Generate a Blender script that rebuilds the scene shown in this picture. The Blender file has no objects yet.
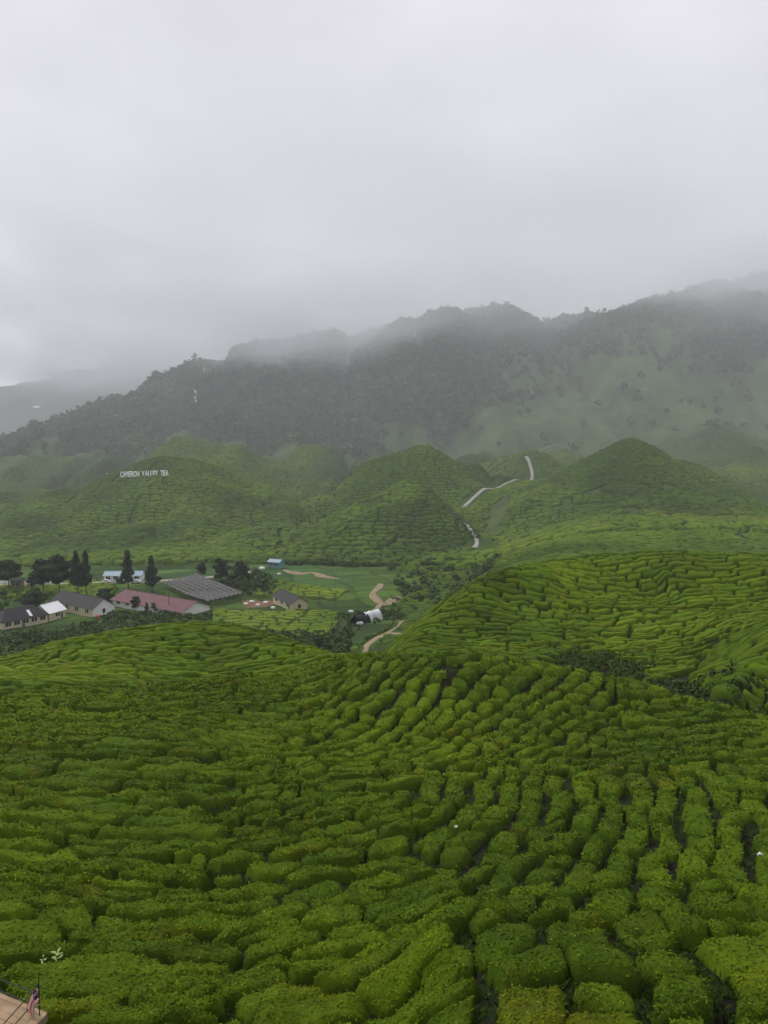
import bpy, math, random
import numpy as np
R = math.radians
SC = bpy.context.scene
COL = SC.collection
random.seed(7)
RNG = np.random.default_rng(11)

# ------------------------------------------------------------------ camera
F = 805.0                      # focal length in pixels of the 768 x 1024 frame
PITCH = R(5.8)
ZC = 75.0                      # eye height above the valley floor
cam_d = bpy.data.cameras.new('camera')
cam = bpy.data.objects.new('camera', cam_d); COL.objects.link(cam)
cam.location = (0, 0, ZC)
cam.rotation_euler = (R(90) - PITCH, 0, 0)
cam_d.sensor_fit = 'VERTICAL'; cam_d.sensor_height = 24.0
cam_d.lens = 24.0 * F / 1024.0
cam_d.clip_start = 0.5; cam_d.clip_end = 40000
SC.camera = cam

# ------------------------------------------------------------------ sky, sun, exposure
SUN_EL, SUN_AZ = R(52), R(308)
world = bpy.data.worlds.new('World'); SC.world = world
world.use_nodes = True
wn = world.node_tree; wn.nodes.clear()
def WN(t, **k):
    n = wn.nodes.new(t)
    for a, b in k.items(): setattr(n, a, b)
    return n
w_out = WN('ShaderNodeOutputWorld'); w_bg = WN('ShaderNodeBackground')
w_sky = WN('ShaderNodeTexSky', sky_type='NISHITA', sun_disc=False, sun_elevation=SUN_EL, sun_rotation=SUN_AZ)
w_sky.altitude = 1400; w_sky.air_density = 1.5; w_sky.dust_density = 6.0
w_hs = WN('ShaderNodeHueSaturation'); w_hs.inputs['Saturation'].default_value = 0.16
w_tc = WN('ShaderNodeTexCoord')
w_map = WN('ShaderNodeMapping'); w_map.inputs['Scale'].default_value = (1.6, 1.6, 3.4)
w_map.inputs['Location'].default_value = (0.35, 0.0, 0.2)
w_no = WN('ShaderNodeTexNoise'); w_no.inputs['Scale'].default_value = 1.7; w_no.inputs['Detail'].default_value = 5; w_no.inputs['Roughness'].default_value = 0.5
w_cr = WN('ShaderNodeValToRGB')
w_cr.color_ramp.elements[0].position = 0.22; w_cr.color_ramp.elements[0].color = (5.15, 5.05, 5.6, 1)
w_cr.color_ramp.elements[1].position = 0.82; w_cr.color_ramp.elements[1].color = (7.6, 7.45, 8.0, 1)
w_mx = WN('ShaderNodeMixRGB'); w_mx.inputs['Fac'].default_value = 0.82
L = wn.links.new
L(w_tc.outputs['Generated'], w_map.inputs['Vector']); L(w_map.outputs['Vector'], w_no.inputs['Vector'])
L(w_no.outputs['Fac'], w_cr.inputs['Fac']); L(w_sky.outputs['Color'], w_hs.inputs['Color'])
L(w_hs.outputs['Color'], w_mx.inputs['Color1']); L(w_cr.outputs['Color'], w_mx.inputs['Color2'])
w_nrm = WN('ShaderNodeVectorMath', operation='NORMALIZE'); L(w_tc.outputs['Generated'], w_nrm.inputs[0])
w_dot = WN('ShaderNodeVectorMath', operation='DOT_PRODUCT'); L(w_nrm.outputs[0], w_dot.inputs[0]); w_dot.inputs[1].default_value = (-0.47, 0.879, 0.045)
w_brk = WN('ShaderNodeMapRange', interpolation_type='SMOOTHSTEP'); L(w_dot.outputs['Value'], w_brk.inputs[0])
w_brk.inputs[1].default_value = 0.972; w_brk.inputs[2].default_value = 0.999; w_brk.inputs[3].default_value = 0.0; w_brk.inputs[4].default_value = 8.0
w_no2 = WN('ShaderNodeTexNoise'); w_no2.inputs['Scale'].default_value = 9.0; w_no2.inputs['Detail'].default_value = 4; L(w_map.outputs['Vector'], w_no2.inputs['Vector'])
w_bm = WN('ShaderNodeMath', operation='MULTIPLY'); L(w_brk.outputs[0], w_bm.inputs[0]); L(w_no2.outputs['Fac'], w_bm.inputs[1])
w_add = WN('ShaderNodeMixRGB', blend_type='ADD'); w_add.inputs['Fac'].default_value = 1.0
L(w_mx.outputs['Color'], w_add.inputs['Color1']); L(w_bm.outputs[0], w_add.inputs['Color2'])
L(w_add.outputs['Color'], w_bg.inputs['Color']); L(w_bg.outputs['Background'], w_out.inputs['Surface'])
w_bg.inputs['Strength'].default_value = 0.1
sun_d = bpy.data.lights.new('sun', 'SUN'); sun = bpy.data.objects.new('sun', sun_d); COL.objects.link(sun)
sun_d.energy = 1.5; sun_d.angle = R(10); sun_d.color = (1.0, 0.96, 0.88)
sun.rotation_euler = (R(90) - SUN_EL, 0, math.pi - SUN_AZ)   # same direction as the sky's sun
SC.view_settings.view_transform = 'Standard'; SC.view_settings.look = 'None'
SC.view_settings.exposure = 0.35; SC.view_settings.gamma = 1.0
SC.view_settings.use_curve_mapping = False
SC.cycles.use_denoising = True
SC.cycles.max_bounces = 8; SC.cycles.diffuse_bounces = 3; SC.cycles.glossy_bounces = 2
SC.cycles.transparent_max_bounces = 8; SC.cycles.volume_bounces = 4
SC.cycles.use_adaptive_sampling = False

# ------------------------------------------------------------------ noise
def _h(ix, iy, s):
    n = (ix.astype(np.int64) * 374761393 + iy.astype(np.int64) * 668265263 + s * 974634777) & 0x7fffffff
    n = ((n ^ (n >> 13)) * 1274126177) & 0x7fffffff
    n = ((n ^ (n >> 16)) * 2246822519) & 0x7fffffff
    return (n ^ (n >> 15)).astype(np.float64) % 65536 / 65535.0
def vn(x, y, s=0):
    """smooth value noise, -1..1"""
    x = np.asarray(x, float); y = np.asarray(y, float)
    ix = np.floor(x); iy = np.floor(y); fx = x - ix; fy = y - iy
    fx = fx * fx * fx * (fx * (fx * 6 - 15) + 10); fy = fy * fy * fy * (fy * (fy * 6 - 15) + 10)
    a = _h(ix, iy, s); b = _h(ix + 1, iy, s); c = _h(ix, iy + 1, s); d = _h(ix + 1, iy + 1, s)
    return (a + (b - a) * fx + (c - a) * fy + (a - b - c + d) * fx * fy) * 2 - 1
def fbm(x, y, s=0, o=4, g=0.5):
    r = 0; a = 1.0; t = 0
    for i in range(o):
        r = r + a * vn(x, y, s + i * 17); t += a; a *= g; x = x * 2.03 + 11.3; y = y * 2.03 + 5.7
    return r / t
def smooth(a, b, x):
    t = np.clip((x - a) / (b - a), 0, 1); return t * t * (3 - 2 * t)

# ------------------------------------------------------------------ the lie of the land
# Each line is a ridge, foot or terrace edge: (column, row, distance ahead in metres). Between the lines the land is a thin-plate surface.
LINES = [
 # close slope under the viewing terrace
 [(-400,1250,9.2),(0,1250,9.2),(384,1250,8.6),(700,1250,7.6),(1100,1250,7.6)],
 [(-400,1110,13.2),(0,1110,13.2),(384,1110,12.8),(560,1110,10.3),(768,1110,10),(1100,1110,10)],
 [(-400,1024,17),(0,1024,17),(200,1024,17),(400,1024,16),(520,1024,13),(650,1024,12.5),(768,1024,12.3),(1000,1024,12.3)],
 [(430,945,17.6),(520,938,17.2),(600,935,17),(768,945,16.4),(950,955,16)],
 [(450,920,20),(600,913,20),(768,915,19.6),(950,918,19.4)],
 [(-400,950,21.5),(0,950,21.5),(200,950,21.5),(380,950,20.5)],
 [(-400,870,28),(0,870,28),(200,870,28),(400,870,27),(550,865,26),(768,865,25.2),(1000,865,25)],
 [(-400,800,36),(0,800,36),(200,800,36),(400,800,35.5),(550,800,34),(768,803,33),(1000,803,33)],
 [(-400,760,41.5),(0,760,41.5),(200,758,42),(300,756,43),(400,764,42),(480,772,41),(560,776,39.5),(640,775,38.5),(768,770,39),(1000,770,39)],
 [(-400,720,52),(0,720,52),(150,720,52),(280,722,51),(330,725,49),(420,725,47.5),(520,730,47),(640,735,46),(768,745,44),(1000,748,44)],
 [(-400,690,66),(0,690,65),(150,690,64),(280,692,60),(340,694,54),(430,690,51.5),(520,694,52),(620,708,51),(700,722,49),(768,735,47),(1000,750,46)],
 [(-400,680,90),(-80,672,95),(0,662,98),(60,645,102),(130,633,104),(200,627,104),(245,632,100),(290,648,88),(340,660,70),(400,661,60),(450,662,56),(520,668,56),(600,681,55),(650,695,53),(768,722,50),(1000,740,49)],
 [(0,680,76),(130,665,78),(220,665,78),(300,672,70)],
 # behind the crest
 [(-300,700,120),(0,690,124),(130,672,140),(200,665,140),(270,672,130),(330,690,105),(400,705,80),(470,712,72),(540,712,72),(620,722,70),(700,740,66),(768,750,63),(1000,760,62)],
 # bank below the village, tea terrace, gully
 [(-300,676,190),(0,674,205),(60,665,205),(120,650,215),(200,645,215),(260,660,195),(320,672,180)],
 [(-300,640,262),(0,638,265),(50,631,275),(100,621,289),(150,616,297),(200,612,304)],
 [(215,629,278),(270,630,280),(335,628,284)],
 [(215,612,304),(270,611,307),(330,611,308)],
 [(235,650,222),(290,655,222),(325,655,225)],
 [(345,664,212),(370,650,235),(390,632,260),(410,615,300)],
 [(340,640,258),(360,622,290)],
 # valley floor
 [(-300,622,292),(0,622,292),(40,618,298)],
 [(-300,610,311),(0,610,311),(80,610,311),(150,608,315),(200,604,322),(280,604,322)],
 [(-300,592,345),(0,594,341),(100,590,350),(200,583,367),(280,578,379),(340,578,379)],
 [(-300,573,393),(0,574,390),(100,573,393),(200,568,407),(280,566,413),(350,569,404),(390,574,390)],
 [(370,600,329),(395,590,350),(415,580,374)],
 [(430,606,325),(455,590,350),(480,576,370)],
 # hill on the right
 [(380,668,86),(405,652,92),(440,615,108),(470,590,116),(500,575,121),(560,570,123),(640,566,124),(700,567,124),(768,571,122),(1000,590,120)],
 [(430,650,95),(470,640,100),(520,640,101),(580,636,103),(640,632,105),(700,628,104),(768,622,104)],
 [(450,668,84),(520,674,86),(560,676,86),(610,678,88),(660,672,90),(690,664,92)],
 [(500,600,115),(580,596,116),(660,595,117),(768,594,116)],
 [(700,690,76),(730,668,80),(768,632,86),(830,600,90),(1000,590,92)],
 [(720,712,66),(768,700,69),(830,680,72),(1000,670,74)],
 [(420,650,130),(470,630,140),(500,610,150),(640,592,165),(768,594,165),(1000,610,165)],
 # wide tea slope on the right
 [(500,578,250),(550,562,280),(640,556,290),(768,558,280),(1000,570,270)],
 [(500,556,360),(570,540,380),(640,528,420),(710,528,410),(768,534,400),(1000,545,390)],
 [(520,545,420),(580,525,470),(640,514,510),(768,513,510),(1000,520,500)],
 [(720,548,345),(768,552,340)],
 # stepped pyramid hill
 [(515,502,620),(545,487,660),(570,470,705),(592,454,735),(612,442,755),(632,438,762),(652,441,758),(675,451,750),(705,463,735),(738,484,705),(768,502,670),(900,540,600)],
 [(560,496,600),(640,482,615),(710,490,600)],
 [(632,462,900),(700,480,880),(580,470,900),(768,500,860)],
 [(560,452,980),(600,446,1000),(680,446,1020),(768,452,1020),(1000,470,1000)],
 # valley with the winding road
 [(478,545,500),(470,528,545),(463,505,690),(480,488,740),(505,475,800),(527,466,850),(531,454,905)],
 [(515,451,935),(531,449,935),(550,446,940)],
 [(495,535,560),(505,510,640),(520,490,720)],
 # spur in the middle
 [(285,565,424),(330,566,420),(400,563,424),(450,556,446)],
 [(290,558,475),(310,540,520),(345,505,590),(380,482,610),(405,468,625),(430,484,612),(455,508,570),(470,535,520)],
 [(348,524,522),(383,503,552),(413,487,574),(432,505,552)],
 [(362,548,488),(395,546,490),(440,528,520)],
 [(385,490,600),(360,512,565)],
 [(405,505,690),(350,520,690),(440,508,685)],
 [(345,485,760),(380,458,790),(428,440,800),(470,455,830),(500,462,860)],
 [(428,456,900),(480,462,900)],
 # valley left of the spur
 [(270,555,490),(290,528,600),(305,500,720),(330,472,850),(372,456,960)],
 # hill with the lettering
 [(-300,520,700),(0,500,740),(40,490,760),(90,478,790),(120,463,810),(162,446,830),(200,455,815),(235,478,780),(262,495,720)],
 [(-300,545,620),(0,530,640),(100,520,650),(150,510,660),(220,520,640)],
 [(-300,566,470),(0,562,480),(100,556,490),(170,550,490),(230,552,490)],
 [(162,462,920),(100,480,900),(0,492,900)],
 [(140,458,1000),(170,440,1010),(203,428,1020),(230,440,1000),(255,452,980)],
 [(203,442,1130),(150,452,1120)],
 [(275,455,1060),(300,446,1080),(322,444,1080),(350,452,1070),(372,450,1080)],
 [(-300,452,1150),(0,455,1150),(60,451,1150),(100,449,1160)],
 # feet of the wooded mountains
 [(-300,446,1330),(0,443,1330),(100,440,1330),(200,428,1330),(300,432,1330),(400,428,1330),(500,428,1280),(600,425,1250),(700,428,1250),(768,432,1250),(1000,440,1250)],
 # wooded ridges
 [(-300,452,1600),(-100,452,1560),(0,440,1560),(50,430,1580),(100,409,1620),(150,386,1680),(190,371,1720),(240,353,1820),(300,337,1950),(350,324,2050),(420,315,2120)],
 [(120,418,1480),(220,395,1500),(300,385,1560),(350,380,1600)],
 [(380,352,1640),(400,320,1760),(430,306,1780),(480,305,1790),(530,310,1800),(560,322,1830)],
 [(380,385,1480),(430,380,1480),(480,375,1480),(530,372,1500)],
 [(555,335,1700),(580,320,1700),(620,306,1720),(680,293,1760),(768,280,1820),(900,262,1920),(1100,250,2000)],
 [(560,375,1500),(620,365,1480),(700,360,1500),(768,362,1520),(1000,360,1550)],
 [(455,400,1370),(510,395,1380),(545,385,1430)],
 [(-200,480,2200),(0,460,2200),(100,430,2300),(200,400,2500),(350,360,2700),(500,345,2700),(600,345,2700),(768,320,2800),(1100,300,2800)],
 # pale range far behind on the left
 [(-400,410,3700),(-100,400,3700),(0,388,3700),(30,386,3700),(60,374,3700),(100,366,3700),(150,366,3800),(250,372,3800)],
 [(-400,440,3000),(0,436,3000),(100,420,3000)],
 [(-400,425,5200),(0,425,5200),(200,425,5200),(400,425,5200),(768,425,5200),(1100,425,5200)],
 [(-400,428,9000),(384,428,9000),(1100,428,9000)],
]
def row_tan(py):
    return np.tan(np.arctan((np.asarray(py, float) - 512) / F) + PITCH)
def az_of(px, py):
    """tan of the azimuth seen through a pixel"""
    v = (np.asarray(py, float) - 512) / F
    return (np.asarray(px, float) - 384) / F / (math.cos(PITCH) - v * math.sin(PITCH))
def _w(a, Y): return np.stack([a * 805 / 100.0, np.log(Y) * 5.2], -1)
_pts = []
for ln in LINES:
    for k in range(len(ln)):
        _pts.append(ln[k])
        if k + 1 < len(ln):
            a, b = ln[k], ln[k + 1]
            dd = abs(a[0] - b[0]) / 100.0 + abs(math.log(a[2] / b[2])) * 5.2
            n = int(dd / 0.45)
            for j in range(1, n + 1):
                t = j / (n + 1); _pts.append(tuple(a[i] + (b[i] - a[i]) * t for i in range(3)))
_pts = np.array(_pts)
_A = _w(az_of(_pts[:, 0], _pts[:, 1]), _pts[:, 2])
_pts[:, 1] += np.where((_pts[:, 2] > 1630) & (_pts[:, 2] < 2150) & (_pts[:, 0] > 340), 9, 0)
_V = row_tan(_pts[:, 1])
_V = _V * 1.0
def _phi(r2): return 0.5 * r2 * np.log(r2 + 1e-12)
_n = len(_A)
_K = np.zeros((_n + 3, _n + 3))
_K[:_n, :_n] = _phi(((_A[:, None] - _A[None]) ** 2).sum(-1)) + np.eye(_n) * 0.004
_P = np.concatenate([np.ones((_n, 1)), _A], 1); _K[:_n, _n:] = _P; _K[_n:, :_n] = _P.T
_C = np.linalg.solve(_K, np.concatenate([_V, np.zeros(3)]))
GA = np.linspace(-1.05, 1.05, 420); GL = np.linspace(math.log(7.0), math.log(12000.0), 760)
_ga, _gl = np.meshgrid(GA, GL, indexing='ij')
_q = np.stack([_ga.ravel() * 8.05, _gl.ravel() * 5.2], -1); _g = np.empty(len(_q))
for i in range(0, len(_q), 20000):
    b = _q[i:i + 20000]
    d2 = (b[:, 0][:, None] - _A[None, :, 0]) ** 2 + (b[:, 1][:, None] - _A[None, :, 1]) ** 2
    _g[i:i + 20000] = _phi(d2) @ _C[:_n] + _C[_n] + b @ _C[_n + 1:]
GT = _g.reshape(_ga.shape)
def tan_down(x, y):
    y = np.maximum(y, 7.0)
    u = np.clip((np.clip(x / y, -1.04, 1.04) - GA[0]) / (GA[1] - GA[0]), 0, len(GA) - 1.001)
    v = np.clip((np.log(np.minimum(y, 11900)) - GL[0]) / (GL[1] - GL[0]), 0, len(GL) - 1.001)
    i = u.astype(int); j = v.astype(int); fu = u - i; fv = v - j
    return (GT[i, j] * (1 - fu) * (1 - fv) + GT[i + 1, j] * fu * (1 - fv) + GT[i, j + 1] * (1 - fu) * fv + GT[i + 1, j + 1] * fu * fv)
def ground(x, y):
    """height of the land"""
    x = np.asarray(x, float); y = np.asarray(y, float)
    z = ZC - np.maximum(y, 7.0) * tan_down(x, y)
    far = smooth(450, 1300, y)
    z = z + far * (fbm(x / 170, y / 170, 3, 4, 0.5) * 20 + 8 * fbm(x / 50, y / 50, 9, 3)) * smooth(6000, 3000, y)
    z = z - far * smooth(5000, 3000, y) * 42 * (1 - np.abs(fbm(x / 150 + 0.3 * fbm(x / 90, y / 200, 15, 2), y / 520, 13, 3)) * 2.2).clip(0, 1) ** 2
    pc = 384 + F * x / np.maximum(y, 7.0)
    fold = smooth(480, 640, y) * smooth(1500, 1150, y) * (1 - smooth(440, 465, pc) * smooth(560, 535, pc) * smooth(600, 670, y) * smooth(1010, 960, y))
    z = z - fold * 9.0 * (1 - np.abs(fbm(x / 75 + 0.4 * fbm(x / 60, y / 90, 27, 2), y / 260, 25, 2)) * 2.6).clip(0, 1) ** 2
    mid = smooth(330, 600, y) * (1 - far)
    z = z + mid * 4.0 * fbm(x / 60, y / 60, 5, 3)
    z = z + 0.35 * fbm(x / 9, y / 9, 21, 2) * smooth(20, 40, y)
    return z
def project(x, y, z):
    h = z - ZC
    dep = y * math.cos(PITCH) - h * math.sin(PITCH); up = h * math.cos(PITCH) + y * math.sin(PITCH)
    return 384 + F * x / dep, 512 - F * up / dep
_YS = np.exp(np.linspace(math.log(8), math.log(6000), 4000))
def hit(px, py, ymin=8.0):
    """the point of the land seen through a pixel"""
    a = float(az_of(px, py)); t = float(row_tan(py))
    ys = _YS[_YS > ymin]
    f = ground(a * ys, ys) - (ZC - ys * t)
    k = np.argmax(f > 0)
    if k == 0: k = 1
    f0, f1 = f[k - 1], f[k]; s = -f0 / (f1 - f0) if f1 != f0 else 0
    y = ys[k - 1] + (ys[k] - ys[k - 1]) * min(max(s, 0), 1)
    return a * y, y, float(ground(a * y, y))

# ------------------------------------------------------------------ mesh and material helpers
def build(name, V, faces, mat=None, parent=None, attrs=None, smooth_shade=True, cattrs=None):
    """ONE mesh object from arrays; faces is a list of (n,k) index arrays"""
    V = np.asarray(V, np.float32).reshape(-1, 3)
    if not isinstance(faces, list): faces = [faces]
    faces = [np.asarray(f, np.int32) for f in faces if len(f)]
    me = bpy.data.meshes.new(name)
    me.vertices.add(len(V)); me.vertices.foreach_set('co', V.ravel())
    li = np.concatenate([f.ravel() for f in faces]); ns = np.concatenate([np.full(len(f), f.shape[1], np.int32) for f in faces])
    me.loops.add(len(li)); me.loops.foreach_set('vertex_index', li)
    me.polygons.add(len(ns)); me.polygons.foreach_set('loop_start', np.concatenate([[0], np.cumsum(ns)[:-1]]).astype(np.int32))
    me.polygons.foreach_set('use_smooth', np.full(len(ns), bool(smooth_shade)))
    me.update(calc_edges=True)
    for k, a in (attrs or {}).items():
        at = me.attributes.new(k, 'FLOAT', 'POINT'); at.data.foreach_set('value', np.asarray(a, np.float32).ravel())
    for k, a in (cattrs or {}).items():
        at = me.attributes.new(k, 'FLOAT_COLOR', 'POINT'); at.data.foreach_set('color', np.asarray(a, np.float32).ravel())
    if mat: me.materials.append(mat)
    o = bpy.data.objects.new(name, me); COL.objects.link(o)
    if parent: o.parent = parent
    return o
def tag(o, label=None, cat=None, group=None, kind=None):
    for k, v in (('label', label), ('category', cat), ('group', group), ('kind', kind)):
        if v: o[k] = v
    return o
def thing(name, label, cat, loc=(0, 0, 0), rz=0.0, group=None):
    o = bpy.data.objects.new(name, None); COL.objects.link(o)
    o.location = loc; o.rotation_euler = (0, 0, rz); o.empty_display_size = 0.5
    return tag(o, label, cat, group)

class NT:
    def __init__(s, name):
        s.m = bpy.data.materials.new(name); s.m.use_nodes = True; s.t = s.m.node_tree
        s.b = s.t.nodes['Principled BSDF']
    def n(s, t, ins=None, **k):
        x = s.t.nodes.new(t)
        for a, b in k.items(): setattr(x, a, b)
        for a, b in (ins or {}).items():
            if isinstance(b, bpy.types.NodeSocket): s.t.links.new(b, x.inputs[a])
            else: x.inputs[a].default_value = b
        return x
    def l(s, a, b): s.t.links.new(a, b)
    def ramp(s, fac, stops):
        r = s.n('ShaderNodeValToRGB', {0: fac}); e = r.color_ramp.elements
        while len(e) < len(stops): e.new(0.5)
        for el, (p, c) in zip(e, stops): el.position = p; el.color = (*c, 1)
        return r.outputs[0]
    def noise(s, scale, detail=4, rough=0.55, vec=None, dist=0.0):
        i = {'Scale': scale, 'Detail': detail, 'Roughness': rough, 'Distortion': dist}
        if vec is not None: i['Vector'] = vec
        return s.n('ShaderNodeTexNoise', i).outputs['Fac']
    def pos(s): return s.n('ShaderNodeNewGeometry').outputs['Position']
    def obj(s): return s.n('ShaderNodeTexCoord').outputs['Object']
    def mul(s, c1, c2, fac=1.0):
        return s.n('ShaderNodeMixRGB', {'Fac': fac, 'Color1': c1, 'Color2': c2}, blend_type='MULTIPLY').outputs[0]
    def bump(s, h, strength, dist):
        s.l(s.n('ShaderNodeBump', {'Height': h, 'Strength': strength, 'Distance': dist}).outputs[0], s.b.inputs['Normal'])

def leaf_material(name, stops, scale=9.0, rough=0.7, spec=0.1, var=0.35, olive=None):
    t = NT(name)
    a = t.n('ShaderNodeAttribute', attribute_name='tint').outputs['Fac']
    nz = t.noise(scale, 5, 0.65, t.pos())
    f = t.n('ShaderNodeMath', {0: nz, 1: 0.5}, operation='SUBTRACT').outputs[0]
    f = t.n('ShaderNodeMath', {0: f, 1: var, 2: a}, operation='MULTIPLY_ADD').outputs[0]
    c = t.ramp(f, stops)
    if olive:
        k = t.n('ShaderNodeMapRange', {0: t.noise(olive[0], 4, 0.6, t.pos(), 0.6), 1: 0.50, 2: 0.72, 3: 0.0, 4: olive[1]}, interpolation_type='SMOOTHSTEP').outputs[0]
        k2 = t.n('ShaderNodeMapRange', {0: t.noise(olive[0] * 0.45, 3, 0.6, t.n('ShaderNodeMapping', {'Vector': t.pos(), 'Location': (31.0, 7.0, 0.0)}).outputs[0]), 1: 0.50, 2: 0.70, 3: 0.0, 4: olive[1] * 0.8}, interpolation_type='SMOOTHSTEP').outputs[0]
        c = t.n('ShaderNodeMixRGB', {'Fac': k, 'Color1': c, 'Color2': t.mul(c, (1.25, 0.86, 0.9, 1))}).outputs[0]
        c = t.n('ShaderNodeMixRGB', {'Fac': k2, 'Color1': c, 'Color2': t.mul(c, (1.25, 1.22, 0.8, 1))}).outputs[0]
    t.l(c, t.b.inputs['Base Color'])
    t.b.inputs['Roughness'].default_value = rough; t.b.inputs['Specular IOR Level'].default_value = spec
    t.bump(nz, 0.6, 0.1)
    return t.m
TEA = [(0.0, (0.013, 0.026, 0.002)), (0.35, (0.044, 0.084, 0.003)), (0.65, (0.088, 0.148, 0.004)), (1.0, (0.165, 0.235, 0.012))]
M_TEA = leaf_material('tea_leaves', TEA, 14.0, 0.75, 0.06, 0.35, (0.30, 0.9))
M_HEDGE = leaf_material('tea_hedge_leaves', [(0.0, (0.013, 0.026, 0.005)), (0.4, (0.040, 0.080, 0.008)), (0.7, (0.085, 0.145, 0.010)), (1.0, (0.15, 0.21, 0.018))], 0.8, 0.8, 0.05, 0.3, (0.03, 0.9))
M_SHRUB = leaf_material('shrub_leaves', [(0.0, (0.014, 0.030, 0.006)), (0.5, (0.042, 0.084, 0.012)), (1.0, (0.09, 0.15, 0.02))], 2.0)
M_TREE = leaf_material('tree_leaves', [(0.0, (0.010, 0.022, 0.009)), (0.5, (0.028, 0.056, 0.016)), (1.0, (0.075, 0.115, 0.022))], 1.2)
M_FOREST = leaf_material('forest_leaves', [(0.0, (0.010, 0.024, 0.010)), (0.5, (0.034, 0.076, 0.020)), (1.0, (0.10, 0.17, 0.035))], 0.15)
def flat(name, c, rough=0.7, scale=6.0, var=0.35, bumpd=0.0, spec=0.3, metal=0.0):
    t = NT(name); nz = t.noise(scale, 5, 0.6, t.obj())
    t.l(t.mul((*c, 1), t.ramp(nz, [(0.25, (1 - var,) * 3), (0.75, (1 + var * 0.4,) * 3)])), t.b.inputs['Base Color'])
    t.b.inputs['Roughness'].default_value = rough; t.b.inputs['Specular IOR Level'].default_value = spec; t.b.inputs['Metallic'].default_value = metal
    if bumpd: t.bump(nz, 0.6, bumpd)
    return t.m

# ------------------------------------------------------------------ land cover
def poly(px, Y, pts):
    """inside test in (column, distance) coordinates"""
    ins = np.zeros(np.shape(px), bool); n = len(pts); lY = np.log(Y)
    for i in range(n):
        x0, y0 = pts[i]; x1, y1 = pts[(i + 1) % n]; y0 = math.log(y0); y1 = math.log(y1)
        c = ((y0 > lY) != (y1 > lY)) & (px < (x1 - x0) * (lY - y0) / ((y1 - y0) or 1e-9) + x0)
        ins ^= c
    return ins
def col_of(x, y): return project(x, y, ground(x, y))[0]
VILLAGE = [(-400, 236), (345, 236), (365, 255), (400, 290), (400, 330), (425, 380), (400, 412), (300, 424), (150, 424), (-400, 408)]
TERRACE = [(210, 264), (335, 268), (338, 307), (210, 304)]
TEAROWS = [(256, 340), (338, 328), (348, 350), (262, 374)]
TEAPATCH = [(-60, 334), (108, 330), (118, 372), (-60, 364)]
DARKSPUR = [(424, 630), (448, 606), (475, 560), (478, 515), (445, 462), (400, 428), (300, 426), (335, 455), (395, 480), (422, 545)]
RAVINE = [(395, 340), (440, 320), (490, 330), (500, 370), (478, 400), (440, 430), (400, 450), (390, 400)]
GRASSVALE = [(480, 560), (492, 560), (508, 640), (514, 700), (502, 712), (490, 680), (484, 620)]
YARD = [(240, 315), (273, 314), (270, 329), (243, 332)]
FIELD = [(120, 384), (200, 376), (285, 358), (345, 350), (356, 402), (280, 410), (205, 405), (150, 402)]
def wood(px, x, y):
    """share of forest, 0..1, on the high slopes"""
    n = fbm(x / 150, y / 150, 33, 4) * 150
    edge = np.interp(px, [-300, 0, 100, 200, 300, 400, 450, 520, 560, 620, 700, 768, 1000], [1290, 1290, 1280, 1290, 1300, 1300, 1290, 1380, 1450, 1470, 1480, 1500, 1500])
    w = smooth(-40, 60, y + n - edge)
    bare = smooth(-0.15, 0.35, fbm(x / 190 + 4, y / 190, 71, 3)) * smooth(430, 520, px) * smooth(1720, 1600, y)
    return w * (1 - 0.75 * bare)
def at(px, Y):
    """ground point in a column at a distance (or, with a negative number, at that row of the valley)"""
    if Y < 0: return hit(px, -Y, 236.0)[:2]
    x = (px - 384) / F * Y
    for _ in range(4):
        x += (px - float(col_of(np.array([x]), np.array([float(Y)]))[0])) / F * Y
    return x, Y
ROADS = {'hill_road': [at(462, 690), at(470, 720), at(480, 742), at(494, 775), at(506, 802), at(519, 830), at(527, 855), at(532, 885), at(531, 915), at(526, 945)],
         'hill_track': [at(463, 600), at(468, 566), at(473, 535), at(477, 508), at(474, 490)],
         'stream_path': [hit(a, b, 190)[:2] for a, b in [(340, 667), (348, 662), (357, 658), (365, 652), (368, 645), (378, 638), (388, 633), (396, 628), (402, 621)]],
         'side_stream': [hit(a, b, 190)[:2] for a, b in [(389, 633), (402, 634), (412, 632)]],
         'valley_track': [at(400, -597), at(391, -602), at(384, -605), at(377, -600), at(373, -594), at(379, -588), at(381, -584)],
         'side_track': [at(380, -605), at(377, -610), at(373, -613)],
         'field_track': [at(340, -579), at(324, -577), at(313, -573), at(300, -574), at(284, -570)],
         'village_road': [at(-40, -586), at(20, -585), at(60, -584), at(110, -583), at(150, -582), at(205, -578), at(262, -571)]}
def road_d(x, y):
    d = np.full(np.shape(x), 1e9)
    for q in ROADS.values():
        for (x0, y0), (x1, y1) in zip(q[:-1], q[1:]):
            t = np.clip(((x - x0) * (x1 - x0) + (y - y0) * (y1 - y0)) / ((x1 - x0) ** 2 + (y1 - y0) ** 2), 0, 1)
            d = np.minimum(d, np.hypot(x - x0 - t * (x1 - x0), y - y0 - t * (y1 - y0)))
    return d
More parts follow.
